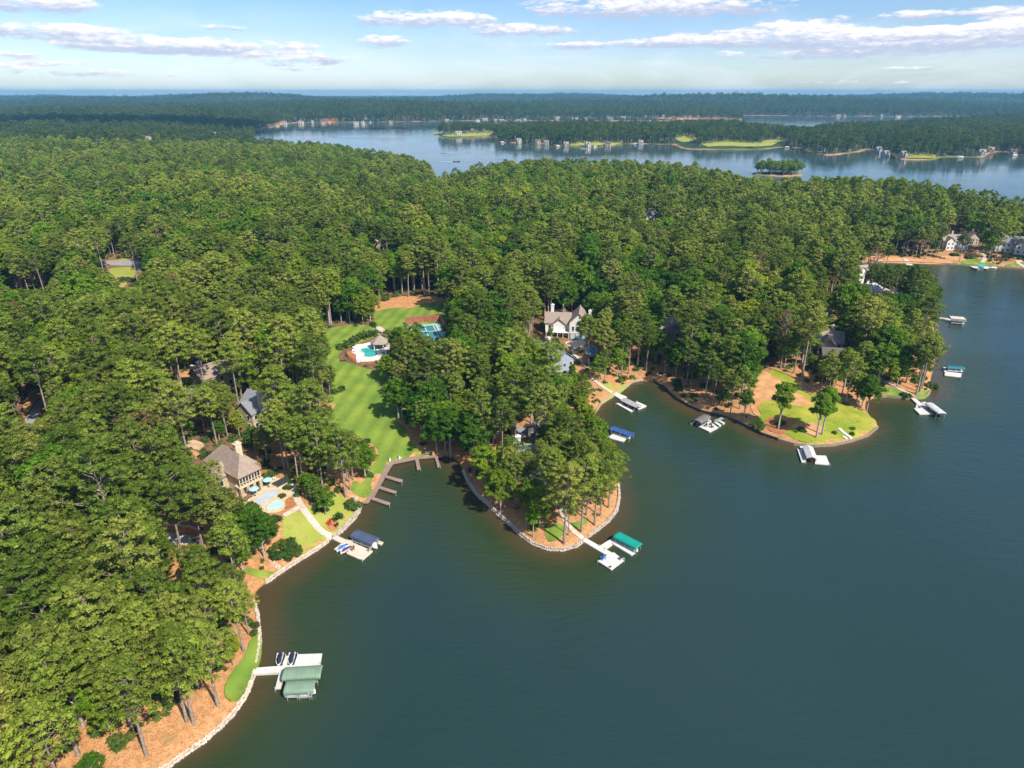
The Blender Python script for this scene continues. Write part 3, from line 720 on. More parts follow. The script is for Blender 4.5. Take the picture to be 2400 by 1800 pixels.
# stone and concrete paths
ribbon('path', vLB.gs([(780,70),(830,140),(840,230),(870,320),(930,420),(1000,530),(1090,640),(1190,760),(1300,850),(1390,895)]), 1.7, M['pathstone'], off=.2)
ribbon('path', vLB.gs([(930,420),(860,460),(760,520),(670,570)]), 1.4, M['pathstone'], off=.2)
ribbon('path', vCP.gs([(1040,960),(1100,1050),(1150,1230),(1230,1340),(1310,1420),(1380,1475)]), 1.3, M['pathstone'], off=.2)
ribbon('path', vHW.gs([(920,1060),(840,1140),(900,1230),(1010,1330),(1140,1450),(1190,1520)]), 1.5, M['pathstone'], off=.2)
ribbon('path', View(800,600,800).gs([(1600,770),(1680,840),(1740,880),(1790,910)]), 1.5, M['pathstone'], off=.2)
oV(vHW, [(820,1100),(900,1060),(1000,1300),(1180,1450),(1150,1500),(950,1330),(830,1180)])
oV(View(800,600,800), [(1610,770),(1700,830),(1800,900),(1790,925),(1700,880),(1610,800)])
ribbon('path', vPT.gs([(1400,455),(1480,500),(1560,550),(1660,600),(1740,640)]), 1.3, M['pathstone'], off=.2)
ribbon('path', vRB.gs([(1600,370),(1690,420),(1710,470),(1670,530)]), 2.2, M['pathstone'], off=.25)
ribbon('path', vRB.gs([(2212,590),(2140,540),(2120,510),(2190,505)]), 2.2, M['pathstone'], off=.25)
ribbon('path', vRB.gs([(660,480),(700,530)]), 2.5, M['pathstone'], off=.25)
ribbon('path', vPT.gs([(1000,995),(1060,1050),(1125,1105)]), 1.0, M['concrete'], off=.3)
ribbon('path', vPT.gs([(1040,1080),(1080,1105)]), .9, M['concrete'], off=.3)
# far golf greens and banks
sheet('lawn', P22([(1517,321),(1560,320),(1624,321),(1650,319),(1672,317),(1702,304),(1700,302),(1668,305),(1640,312),(1615,311),(1580,308),(1545,311),(1515,313)]), M['lawn_dry'], off=.6, step=9, thick=1)
sheet('lawn', P22([(1455,303),(1480,295),(1505,300),(1505,308),(1480,312),(1458,308)]), M['lawn_dry'], off=.6, step=9, thick=1)
sheet('lawn', P22([(955,297),(1000,296.5),(1040,294.5),(1067,292),(1066,288),(1030,290),(990,291.5),(958,292)]), M['lawn_dry'], off=.6, step=9, thick=1)
sheet('lawn', P22([(938,290),(950,291),(950,287),(938,284)]), M['lawn_dry'], off=.6, step=9, thick=1)
sheet('lawn', P22([(1225,315),(1250,316),(1300,316),(1345,311.5),(1340,309),(1300,312),(1250,312)]), M['lawn_dry'], off=.6, step=9, thick=1)
sheet('lawn', P22([(1942,344),(2020,344.5),(2022,338),(1990,335),(1950,337)]), M['lawn_rough'], off=.6, step=7, thick=1)
sheet('bare_dirt', P22([(1400,260.4),(1606,261.2),(1600,258.5),(1520,257),(1440,257.5)]), M['dirt'], off=.6, step=14, thick=1)
sheet('bare_dirt', P22([(690,264.4),(733,264),(728,261.5),(695,262)]), M['mulch'], off=.6, step=10, thick=1)
sheet('bare_dirt', P22([(600,272.6),(622,265.5),(617,264),(585,269),(570,274)]), M['dirt'], off=.6, step=10, thick=1)
for q in ([(1517,321),(1624,321),(1672,317),(1702,304),(1668,303),(1640,311),(1580,307),(1515,312)], [(955,297),(1040,295),(1067,293),(1067,288),(990,291),(958,292)], [(1942,344),(2020,345),(2022,338),(1950,337)],
          [(1455,303),(1480,295),(1505,300),(1505,308),(1480,312)], [(1227,315.5),(1300,316.5),(1345,312),(1300,310.5),(1235,312)]): o22(q)
# open water as seen in the photograph
o22([(365,1659+80),(365,1659),(440,1612),(500,1555),(545,1490),(558,1440),(566,1380),(560,1325),(592,1290),(575,1262),(600,1245),(690,1190),(720,1170),(778,1108),(785,1090),(805,1080),(850,1003),(925,990),(965,1003),(990,1030),(1005,1030),(1060,1100),(1110,1145),(1170,1190),(1215,1192),(1250,1182),(1330,1110),(1340,1070),(1372,1050),(1378,995),(1352,955),(1330,945),(1300,905),(1290,885),(1365,830),(1425,838),(1560,905),(1740,965),(1800,965),(1895,937),(1912,905),(1915,868),(1960,862),(2010,855),(2030,820),(2060,780),(2067,740),(2050,655),(2020,600),(2062,578),(2212,583),(2400,583),(2400,1740)])
o22([(552,294),(565,282),(615,273),(733,266),(860,264),(935,264),(945,290),(1067,297),(1075,307),(1227,319),(1304,318),(1454,315),(1475,323),(1530,325),(1680,322),(1758,334),(1800,337),(1858,331),(1920,335),(1945,347),(2020,347),(2130,342),(2212,340),(2330,345),(2330,440),(2212,423),(2125,403),(1975,383),(1841,377),(1758,377),(1740,372),(1720,342),(1640,342),(1631,372),(1591,370),(1525,350),(1354,343),(1154,337),(1011,353),(977,367),(937,367),(934,340),(837,325),(737,308),(593,300)])
o22([(1608,250),(1980,253),(1960,258),(1808,262),(1775,267),(1748,272),(1608,262)])

o22([(1622,340),(1742,340),(1745,377),(1620,375)])
# ---------------------------------------------------------------- buildings
OPENH = []
def oH(v, pts): OPENH.append([v.px(a, b) for a, b in pts])
EXCL = []            # (x, y, r): footprints that trees keep clear of
ANCH = []            # landmarks used when trees are described
def seg_win(root, face, wing, u, z, ww, wh, fm, gm, deep=.12, part='window'):
    x0, x1, y0, y1 = wing
    if face == 'f': c = (x0+u, y0-.04, z); d = (ww, deep, wh)
    elif face == 'b': c = (x0+u, y1+.04, z); d = (ww, deep, wh)
    elif face == 'l': c = (x0-.04, y0+u, z); d = (deep, ww, wh)
    else: c = (x1+.04, y0+u, z); d = (deep, ww, wh)
    fr = MB(); t = .1
    hx = face in 'fb'
    for sg in (-1, 1):
        fr.box((c[0]+(sg*ww/2 if hx else 0), c[1]+(0 if hx else sg*ww/2), c[2]), (t if hx else deep, deep if hx else t, wh+t))
        fr.box((c[0], c[1], c[2]+sg*wh/2), (ww-t if hx else deep, deep if hx else ww-t, t))
    o = fr.build(part, fm, root)
    s = .05
    p = MB().box(c, (ww-t if hx else s, s if hx else ww-t, wh-t)).build('pane', gm, o)
    return o
def roof_mesh(kind, wing, z, rh, oh=.5, axis='x', th=.22):
    x0, x1, y0, y1 = wing; x0 -= oh; x1 += oh; y0 -= oh; y1 += oh
    m = MB()
    if kind == 'hip':
        if (x1-x0) >= (y1-y0):
            k = (y1-y0)/2; ym = (y0+y1)/2; a = (x0+k*.95, ym, z+rh); b = (x1-k*.95, ym, z+rh)
            V = [(x0,y0,z),(x1,y0,z),(x1,y1,z),(x0,y1,z),a,b]; F = [(0,1,5,4),(1,2,5),(2,3,4,5),(3,0,4),(3,2,1,0)]
        else:
            k = (x1-x0)/2; xm = (x0+x1)/2; a = (xm, y0+k*.95, z+rh); b = (xm, y1-k*.95, z+rh)
            V = [(x0,y0,z),(x1,y0,z),(x1,y1,z),(x0,y1,z),a,b]; F = [(0,1,4),(1,2,5,4),(2,3,5),(3,0,4,5),(3,2,1,0)]
        m.add(V, F)
        m.box(((x0+x1)/2, (y0+y1)/2, z-.12), (x1-x0-.02, y1-y0-.02, .22))
    else:
        if axis == 'x':
            ym = (y0+y1)/2
            for (ya, yb) in ((y0, ym), (y1, ym)):
                V = [(x0,ya,z-.1),(x1,ya,z-.1),(x1,yb,z+rh),(x0,yb,z+rh)]; V += [(a,b,c+th) for a,b,c in V]
                f = [(0,3,2,1),(4,5,6,7),(0,1,5,4),(1,2,6,5),(2,3,7,6),(3,0,4,7)]
                m.add(V, f)
        else:
            xm = (x0+x1)/2
            for (xa, xb) in ((x0, xm), (x1, xm)):
                V = [(xa,y0,z-.1),(xa,y1,z-.1),(xb,y1,z+rh),(xb,y0,z+rh)]; V += [(a,b,c+th) for a,b,c in V]
                f = [(0,3,2,1),(4,5,6,7),(0,1,5,4),(1,2,6,5),(2,3,7,6),(3,0,4,7)]
                m.add(V, f)
    return m
def wall_mesh(wing, h, kind='hip', rh=2.0, axis='x', base=-4.0, oh=.5):
    x0, x1, y0, y1 = wing; m = MB()
    m.box(((x0+x1)/2, (y0+y1)/2, (h+base)/2), (x1-x0, y1-y0, h-base))
    if kind == 'gable':
        if axis == 'x':
            k = rh*((y1-y0)/(y1-y0+2*oh)); ym = (y0+y1)/2
            V = [(x0,y0,h),(x0,y1,h),(x0,ym,h+k),(x1,y0,h),(x1,y1,h),(x1,ym,h+k)]
        else:
            k = rh*((x1-x0)/(x1-x0+2*oh)); xm = (x0+x1)/2
            V = [(x0,y0,h),(x1,y0,h),(xm,y0,h+k),(x0,y1,h),(x1,y1,h),(xm,y1,h+k)]
        m.add(V, [(0,1,2),(5,4,3),(0,3,4,1),(1,4,5,2),(2,5,3,0)])
    return m
def chimney(parent, x, y, z0, z1, mt, s=(1.3, .9)):
    m = MB(); m.box((x, y, (z0+z1)/2), (s[0], s[1], z1-z0)); m.box((x, y, z1+.12), (s[0]+.3, s[1]+.3, .24)); m.box((x, y, z1+.4), (s[0]*.5, s[1]*.5, .5))
    return m.build('chimney', mt, parent)
def house(name, label, p, rz, wings, wallm, roofm, frm='white', wins=True, chim=None, detail=True, cat='house', group=None, excl=True):
    """wings: (x0, x1, y0, y1, h, roof kind, rise, axis)"""
    o = thing(name, label, cat, p, rz, group)
    for wi in wings:
        wg = wi[:4]; h, kind, rh, axis = wi[4:8]
        wall_mesh(wg, h, kind, rh, axis).build('wall', M[wallm], o)
        rf = roof_mesh(kind, wg, h, rh, .5, axis).build('roof', M[roofm], o)
        if wi is wings[0] and chim: chimney(rf, *chim[:5][:4], M[chim[4]])
        if wins:
            fl = [1.5] if h < 4.6 else [1.5, h-1.4]
            for z in fl:
                for face, L in (('f', wg[1]-wg[0]), ('r', wg[3]-wg[2]), ('l', wg[3]-wg[2])):
                    n = max(1, int(L/(2.6 if detail else 4.0)))
                    for k in range(n):
                        u = (k+.5)*L/n
                        if detail: seg_win(o, face, wg, u, z, 1.15, 1.5, M[frm], M['glass'])
                        else:
                            x0, x1, y0, y1 = wg
                            c = {'f': (x0+u, y0-.03, z), 'r': (x1+.03, y0+u, z), 'l': (x0-.03, y0+u, z)}[face]
                            MB().box(c, (1.6, .1, 1.7) if face == 'f' else (.1, 1.6, 1.7)).build('window', M['glass'], o)
    if excl:
        for wi in wings:
            cx, cy = (wi[0]+wi[1])/2, (wi[2]+wi[3])/2
            X = p[0]+cx*math.cos(rz)-cy*math.sin(rz); Y = p[1]+cx*math.sin(rz)+cy*math.cos(rz)
            EXCL.append((X, Y, math.hypot(wi[1]-wi[0], wi[3]-wi[2])/2*.82))
    return o

# --- the stone house with its terrace and pools
TZ = 4.0
A_ = vHS.z(650, 985, TZ+3.1); B_ = vHS.z(1060, 785, TZ+3.1)
hs_rz = math.atan2(B_[1]-A_[1], B_[0]-A_[0]); hw = math.hypot(B_[0]-A_[0], B_[1]-A_[1])
HS = (A_[0], A_[1], TZ)
o = thing('stone_house', 'cream stone lake house with brown hipped roof and screened porch above the terrace', 'house', HS, hs_rz)
ANCH.append((A_[0], A_[1], 'the cream stone lake house'))
W1 = (0, hw-.8, 1.8, 12.5); W2 = (hw-6.5, hw+.6, 3.5, 14.5); W3 = (-3.5, 3.0, 5.0, 12.0)
wall_mesh(W1, 6.3).build('wall', M['stucco'], o); rf = roof_mesh('hip', (0, hw-.6, -.2, 12.5), 6.3, 4.6).build('roof', M['roof_brown'], o)
wall_mesh(W2, 6.4).build('wall', M['fieldstone'], o); roof_mesh('hip', W2, 6.4, 4.4, .6).build('roof', M['roof_brown'], o)
wall_mesh(W3, 5.6).build('wall', M['fieldstone'], o); roof_mesh('hip', W3, 5.6, 3.2, .5).build('roof', M['roof_brown'], o)
chimney(rf, hw*.62, 5.0, 6.5, 12.6, M['stucco'], (1.7, 1.3))
MB().box((hw/2, .9, 3.0), (hw+.4, 2.2, .35)).build('porch_floor', M['stucco'], o)
for k in range(8):
    x = .2+k*(hw-.6)/7
    MB().box((x, .05, 4.7), (.22, .22, 3.05)).build('porch_column', M['stucco'], o)
for k in range(7):
    x = .2+(k+.5)*(hw-.6)/7
    MB().box((x, .12, 5.15), ((hw-.6)/7-.24, .05, 2.1)).build('screen_panel', M['glass'], o)
    MB().box((x, .02, 4.1), ((hw-.6)/7-.24, .08, .14)).build('porch_rail', M['stucco'], o)
for k in range(4):
    x = .5+k*(hw-1.0)/3
    MB().box((x, .4, .4), (.8, .8, 4.8)).build('pier', M['fieldstone'], o)
for k in range(3):
    x = .5+(k+.5)*(hw-1.0)/3; r = (hw-1.0)/6-.4; m = MB()
    ring = [(x+r*math.cos(t), 1.7, 1.3+.75*math.sin(t)) for t in np.linspace(0, math.pi, 9)]
    pts = [(x-r, 1.7, -1)] + ring[::-1] + [(x+r, 1.7, -1)]
    n = len(pts); m.add(pts + [(a, b+.1, c) for a, b, c in pts], [tuple(range(n))[::-1], tuple(range(n, 2*n))] + [(i, (i+1)%n, (i+1)%n+n, i+n) for i in range(n)])
    m.build('arched_opening', M['glass'], o)
for u, z in ((2, 1.6), (2, 4.8), (5.5, 1.6), (5.5, 4.8), (9, 4.8)): seg_win(o, 'r', W2, u, z, 1.1, 1.7, M['white'], M['glass'])
for u in (1.6, 4.6): seg_win(o, 'f', W3, u, 3.6, 1.1, 1.6, M['white'], M['glass'])
for t in (3, 8): EXCL.append((A_[0]+math.cos(hs_rz)*hw*.5-math.sin(hs_rz)*t, A_[1]+math.sin(hs_rz)*hw*.5+math.cos(hs_rz)*t, 8.5))
oV(vHS, [(300,440),(560,250),(710,170),(860,290),(1000,380),(1010,560),(1060,720),(1300,800),(1420,800),(1680,920),(1690,1050),(1780,1200),(1830,1330),(1480,1500),(1250,1400),(1000,1260),(720,1220),(620,1000),(520,930),(370,880),(250,600)])
terr = vHS.gs([(700,1090),(1060,880),(1200,820),(1290,790),(1420,810),(1600,890),(1680,980),(1660,1090),(1560,1150),(1470,1220),(1500,1300),(1460,1380),(1300,1440),(1100,1440),(900,1330),(720,1270)])
sheet('terrace', terr, M['tan'], off=.16, step=1.5, smooth=1, thick=1.6)
def flatpool(name, label, pts, mt, coping, z=None, w_=.35):
    zz = (sum(p[2] for p in pts)/len(pts) if z is None else z)
    c = (sum(p[0] for p in pts)/len(pts), sum(p[1] for p in pts)/len(pts))
    loc = [(p[0]-c[0], p[1]-c[1]) for p in pts]
    loc = smooth_poly(loc, 1)
    o = thing(name, label, 'pool', (c[0], c[1], zz))
    m = MB(); m.prism(loc, .03, .30); m.build('pool_water' if 'pool_' in mt and mt != 'pool_cover' else 'cover', M[mt], o)
    if sum(loc[i][0]*loc[(i+1) % len(loc)][1]-loc[(i+1) % len(loc)][0]*loc[i][1] for i in range(len(loc))) < 0: loc = loc[::-1]
    n = len(loc); outr = []
    for i in range(n):
        a = Vector(loc[i-1]); b = Vector(loc[(i+1) % n]); d = (b-a).normalized(); outr.append((loc[i][0]+d.y*w_, loc[i][1]-d.x*w_))
    m = MB(); V = [(x, y, .36) for x, y in loc]+[(x, y, .36) for x, y in outr]+[(x, y, -.1) for x, y in loc]+[(x, y, -.1) for x, y in outr]
    F = []
    for i in range(n):
        j = (i+1) % n; F += [(i, i+n, j+n, j), (i+n, i+3*n, j+3*n, j+n), (i+2*n, i, j, j+2*n)]
    m.add(V, F); m.build('coping', M[coping], o)
    return o
flatpool('pool', 'long grey mesh-covered pool on the stone house terrace', vHS.gs([(1190,1010),(1430,1060),(1240,1200),(1100,1300),(1010,1310),(900,1240)]), 'pool_cover', 'tan')
flatpool('pool', 'small half-round aqua pool below the terrace of the stone house', vHS.gs([(1350,1215),(1440,1240),(1470,1300),(1400,1370),(1260,1400),(1150,1410),(1180,1330),(1260,1260)]), 'pool_aqua', 'tan')
def block_on(name, label, cat, c, dims, rz, mt, partname='cover'):
    o = thing(name, label, cat, c, rz); m = MB(); m.box((0, 0, dims[2]/2), dims); m.build('base', M['tan'], o)
    MB().box((0, 0, dims[2]+.06), (dims[0]+.2, dims[1]+.2, .12)).build(partname, M[mt], o); return o
p = vHS.g(1420, 905); block_on('covered_spa', 'square spa under a flat grey cover at the end of the terrace', 'spa', (p[0], p[1], p[2]+.1), (3.6, 2.6, .5), hs_rz, 'dark')
def umbrella(label, p, mt, opened=True, rz=0.0, r=1.25, group=None):
    o = thing('patio_umbrella', label, 'umbrella', p, rz, group)
    MB().tube((0,0,0), (0,0,2.7), .04).build('pole', M['metal'], o); MB().tube((0,0,0), (0,0,.1), .3, n=8).build('base', M['dark'], o)
    m = MB()
    if opened:
        V = [(0,0,2.75)]+[(r*math.cos(t), r*math.sin(t), 2.15) for t in np.linspace(0, 2*math.pi, 9)[:-1]]+[(r*math.cos(t), r*math.sin(t), 2.0) for t in np.linspace(0, 2*math.pi, 9)[:-1]]
        F = [(0, 1+i, 1+(i+1)%8) for i in range(8)]+[(1+i, 9+i, 9+(i+1)%8, 1+(i+1)%8) for i in range(8)]
        m.add(V, F)
    else: m.tube((0,0,.9), (0,0,2.6), .45, .08, 8)
    m.build('canopy', M[mt], o); return o
def lounger(label, p, rz, mt, group=None):
    o = thing('sun_lounger', label, 'sun lounger', p, rz, group)
    MB().box((0, .35, .32), (.7, 1.3, .12)).build('seat', M[mt], o)
    MB().box((0, -.55, .52), (.7, .75, .1), rx=-.6).build('backrest', M[mt], o)
    for x in (-.3, .3):
        for y in (-.3, .9): MB().box((x, y, .14), (.06, .06, .28)).build('leg', M['dark'], o)
    return o
def chair(name, label, p, rz, mt, group=None, s=1.0):
    o = thing(name, label, 'chair', p, rz, group); o.scale = (s, s, s)
    MB().box((0, 0, .38), (.62, .6, .07)).build('seat', M[mt], o)
    MB().box((0, -.36, .72), (.62, .07, .8), rx=.28).build('backrest', M[mt], o)
    for x in (-.36, .36):
        MB().box((x, 0, .6), (.11, .75, .05)).build('armrest', M[mt], o)
        for y in (-.28, .3): MB().box((x, y, .29), (.07, .07, .58)).build('leg', M[mt], o)
    return o
def up_(p, dz=.17): return (p[0], p[1], p[2]+dz)
umbrella('closed turquoise umbrella standing by the pillars of the stone house', up_(vHS.g(1050, 975)), 'turq', False)
umbrella('open light blue umbrella at the head of the grey covered pool', up_(vHS.g(1180, 960)), 'ltblue')
umbrella('open light blue umbrella beside the row of loungers under the arches', up_(vHS.g(930, 1130)), 'ltblue')
for k, (a, b, lb) in enumerate([(850,1150,'lounger nearest the light blue umbrella on the stone house terrace'), (800,1180,'middle lounger of the row beside the grey covered pool'), (760,1225,'lounger at the outer end of the row, nearest the trees')]):
    lounger(lb, up_(vHS.g(a, b)), hs_rz+.2, 'brown', 'loungers beside the covered pool')
chair('patio_chair', 'wicker chair in front of the middle arch of the stone house', up_(vHS.g(1010, 1040)), 1.0, 'brown')
chair('patio_chair', 'pale chair at the planted edge near the square spa', up_(vHS.g(1290, 830)), 2.0, 'white')

# --- the white gabled house behind the cove
p = vHW.g(960, 885); HWp = (p[0], p[1], p[2]); rz = R(-8)
o = thing('white_house', 'white lake house with tall arched gable window and orange stone base', 'house', HWp, rz)
ANCH.append((p[0], p[1], 'the white arched-gable house'))
Wg = (-3.6, 3.6, 0, 12)
wall_mesh((-3.6, 3.6, 0, 12), 2.7, base=-5).build('wall', M['brick'], o)
x0, x1, y0, y1 = Wg
m = wall_mesh((-3.65, 3.65, -.05, 12.05), 7.0, 'gable', 4.3, 'y', base=2.7, oh=.45); m.build('wall', M['siding_white'], o)
rf = roof_mesh('gable', Wg, 7.0, 4.3, .45, 'y').build('roof', M['roof_brown'], o)
Wl = (-14, -3.7, 3, 12)
wall_mesh(Wl, 5.8, 'gable', 3.4, 'x', base=-5).build('wall', M['siding_white'], o); roof_mesh('gable', Wl, 5.8, 3.4, .5, 'x').build('roof', M['roof_brown'], o)
Wd = (-10.5, -5.5, 1.5, 6)
wall_mesh(Wd, 5.9, 'gable', 2.2, 'y', base=2.9).build('wall', M['siding_white'], o); roof_mesh('gable', Wd, 5.9, 2.2, .5, 'y').build('roof', M['roof_brown'], o)
chimney(rf, 4.6, 3.4, -3, 11.6, M['white'], (1.2, 1.4)); chimney(rf, -11.5, 8, 6, 12.2, M['white'], (1.2, 1.2))
for u, zc, ww, wh in ((3.6, 4.9, 1.9, 1.9), (1.5, 4.8, .9, 2.0), (5.8, 4.8, .9, 2.0), (3.6, 6.4, 1.9, .6)): seg_win(o, 'f', (-3.6, 3.6, -.07, 12), u, zc, ww, wh, M['white'], M['glass'])
m = MB(); pts = [(-.95, -.12, 6.9)]+[(.95*math.cos(t), -.12, 6.9+.75*math.sin(t)) for t in np.linspace(math.pi, 0, 9)]; n = len(pts)
m.add(pts+[(a, b-.05, c) for a, b, c in pts], [tuple(range(n)), tuple(range(n, 2*n))[::-1]]); m.build('arched_window', M['glass'], o)
for u in (1.4, 3.6, 5.8): seg_win(o, 'f', (-3.6, 3.6, -.02, 12), u, 1.4, 1.6, 1.9, M['white'], M['ltblue'])
MB().box((-8.6, 1.4, 2.8), (9.8, 3.2, .22)).build('balcony', M['white'], o)
for k in range(5): MB().box((-13.3+k*2.35, -.05, 1.2), (.2, .2, 8 if k in (1, 3) else 3.1)).build('porch_column', M['white'], o)
for k in range(3): seg_win(o, 'f', Wl, 1.8+k*2.8, 4.2, 1.1, 1.6, M['white'], M['glass']); seg_win(o, 'f', Wl, 1.8+k*2.8, 1.3, 1.3, 1.9, M['white'], M['glass'])
EXCL += [(p[0]-8, p[1]+7, 9), (p[0], p[1]+6, 8)]
oV(vHW, [(300,420),(440,300),(540,330),(600,520),(780,560),(850,290),(950,270),(1010,480),(1060,420),(1115,450),(1100,860),(1080,960),(880,1060),(660,1000),(700,850),(520,760),(420,560)])
sheet('terrace', vHW.gs([(680,930),(1040,890),(1160,930),(1080,1060),(960,1090),(840,1040),(700,1000)]), M['pathstone'], off=.14, thick=.8)
flatpool('pool', 'blue kidney pool among the trunks in front of the white gabled house', vHW.gs([(1130,980),(1230,980),(1360,1090),(1380,1190),(1250,1290),(1140,1200),(1090,1080)]), 'pool_blue', 'pathstone')
oV(vHW, [(1080,980),(1220,960),(1340,1100),(1320,1230),(1180,1260),(1080,1120)])

# --- the other houses near by, partly hidden in the trees
def H2(v, a, b, dz=0): q = v.g(a, b); return (q[0], q[1], q[2]+dz)
q = H2(vHL, 1530, 1330); house('grey_roofed_house', 'house with blue-grey crossing gable roofs and a tan chimney, deep in trees', q, R(-28), [(-6, 6, 0, 8, 5.4, 'gable', 3.4, 'x'), (-3.4, 3.4, -4, 4, 5.4, 'gable', 3.3, 'y'), (5, 11, 2, 9, 4.6, 'gable', 2.8, 'y')], 'siding_tan', 'roof_grey', chim=(3.2, 0, 5, 11.0, 'stucco'))
ANCH.append((q[0], q[1], 'the blue-grey crossing gables')); oV(vHL, [(1290,1060),(1330,985),(1480,1010),(1620,980),(1750,1130),(1750,1240),(1400,1240)])
q = H2(vHL, 1000, 760); house('brown_roofed_house', 'house with a steep brown roof strip and white railed porch', q, R(52), [(-7, 7, 0, 8, 5.2, 'gable', 3.4, 'x')], 'siding_tan', 'roof_brown', chim=(-5, 4, 5, 10, 'siding_white'))
ANCH.append((q[0], q[1], 'the steep brown roof in the trees')); oH(vHL, [(900,360),(960,370),(1090,540),(1180,620),(1100,700),(1000,690),(940,520)])
q = H2(vHL, 545, 680); o = thing('stone_chimney', 'tall pale free chimney stack rising beside a small clearing', 'chimney', q)
MB().box((0, 0, 1.5), (1.5, 1.2, 9.5)).build('stack', M['siding_white'], o); MB().box((0, 0, 6.4), (1.8, 1.5, .35)).build('cap', M['concrete'], o)
q = H2(vHL, 600, 1200); house('slate_roofed_house', 'small slate-coloured roof almost swallowed by broad trees', q, R(-20), [(-4, 4, 0, 6, 4.6, 'gable', 2.6, 'x')], 'siding_grey', 'roof_grey'); oH(vHL, [(530,1090),(660,1070),(700,1130),(570,1160)])
q = H2(View(0,600,800), 1335, 330); house('white_gable_house', 'white gable end poking out of the dense pines', q, R(10), [(-4.5, 4.5, 0, 9, 5.2, 'gable', 3.4, 'y')], 'siding_white', 'roof_grey'); oH(View(0,600,800), [(1300,300),(1330,255),(1370,290),(1360,310),(1310,310)])
q = H2(View(0,600,800), 1600, 200); house('pale_cottage', 'pale cottage glimpsed between tall trees', q, R(-15), [(-5, 5, 0, 8, 4.6, 'hip', 2.8, 'x')], 'siding_white', 'roof_tan'); oH(View(0,600,800), [(1545,160),(1640,160),(1660,190),(1555,190)])
q = H2(View(800,600,800), 1350, 780); house('blue_grey_house', 'blue-grey shingled house with a white open gable porch above the cove path', q, R(-52), [(-14, 3, 0, 9, 5.8, 'gable', 3.6, 'x'), (-2, 4.5, -4.5, 2, 5.6, 'gable', 3.0, 'y'), (-16, -9, -5, 3, 5.6, 'gable', 3.4, 'y')], 'siding_blue', 'roof_grey', chim=(-8, 6, 5, 11.5, 'white'))
ANCH.append((q[0], q[1], 'the blue-grey cove house')); oH(View(800,600,800), [(1400,640),(1450,650),(1475,700),(1470,760),(1410,770),(1400,700)])
q = H2(vCP, 720, 760); house('white_cottage', 'white cottage glimpsed through the pines of the centre peninsula', q, R(-12), [(-6, 6, 0, 9, 5.6, 'gable', 3.2, 'x'), (1, 5, -3, 3, 5.4, 'gable', 2.4, 'y')], 'siding_white', 'roof_grey', chim=(-4, 5, 5, 10.5, 'white'))
ANCH.append((q[0], q[1], 'the peninsula cottage')); oH(vCP, [(590,600),(680,570),(720,540),(780,530),(790,640),(850,700),(800,760),(720,780),(710,680),(600,650)])
q = H2(vCP, 820, 270); house('grey_garage', 'dark grey garage beside the paved drive of the centre peninsula', q, R(-30), [(-3, 3, 0, 6, 3.4, 'gable', 2.4, 'y')], 'siding_grey', 'roof_grey'); oH(vCP, [(775,190),(820,180),(860,240),(800,265)])
q = H2(vHW, 1680, 170); house('brown_roofed_lodge', 'low brown roof in shade behind the white gabled house', q, R(4), [(-8, 8, 0, 9, 5, 'gable', 3.2, 'x')], 'siding_tan', 'roof_dark'); oH(vHW, [(1560,40),(1790,30),(1820,80),(1570,90)])
q = H2(View(1400,700,400), 1080, 480) if False else G(1575, 800); house('pale_lodge', 'pale lodge half hidden among trunks right of the cove', q, R(-6), [(-7, 7, 0, 9, 5.4, 'gable', 3.4, 'x'), (-3, 3, -3, 3, 5.2, 'gable', 2.8, 'y')], 'siding_tan', 'roof_tan'); OPENH.append([(1555,755),(1590,755),(1595,785),(1560,795)])
v6 = View(1600, 600, 800)
q = H2(v6, 900, 640); house('brown_shingle_house', 'brown house with pale weathered roof behind the grassy point', q, R(-20), [(-7, 7, 0, 10, 5.4, 'gable', 3.4, 'x'), (-2, 4, -4, 4, 5.2, 'gable', 2.8, 'y')], 'siding_tan', 'roof_tan', chim=(3, 6, 5, 10.5, 'stucco'))
ANCH.append((q[0], q[1], 'the brown point house')); oH(v6, [(830,570),(870,550),(930,480),(940,560),(1000,590),(920,620),(850,600)])
q = H2(v6, 950, 440); house('long_roofed_house', 'long narrow brown roof strip seen end-on between the trees', q, R(75), [(-7, 7, 0, 6, 4.8, 'gable', 3.0, 'x')], 'siding_white', 'roof_brown'); oH(v6, [(900,330),(990,320),(960,370),(930,460),(915,450),(925,380)])
q = H2(v6, 1250, 290); house('silver_roofed_house', 'white house with bright silver roof on the right-hand headland', q, R(25), [(-7, 7, 0, 9, 5, 'hip', 3, 'x')], 'siding_white', 'light_roofing'); oH(v6, [(1190,240),(1260,200),(1300,230),(1280,265),(1220,260)])
q = H2(v6, 1380, 300); house('grey_annex', 'low grey annex beside the silver-roofed house', q, R(15), [(-4, 4, 0, 6, 3.6, 'gable', 2.2, 'x')], 'siding_white', 'light_roofing'); oH(v6, [(1340,200),(1400,205),(1420,250),(1350,250)])
ANCH.append((q[0], q[1], 'the silver-roofed house'))
q = H2(v6, 1150, 190); house('tan_house', 'tan house with white trim hidden among the headland trees', q, R(40), [(-6, 6, 0, 9, 6.4, 'gable', 3.4, 'y')], 'siding_white', 'roof_tan'); oH(v6, [(1140,130),(1180,130),(1170,180),(1110,190)])
q = H2(v6, 1010, 750); house('shaded_house', 'dark timber house with pale porch posts in deep shade', q, R(-10), [(-6, 6, 0, 8, 5, 'gable', 3, 'x')], 'wood', 'roof_dark')
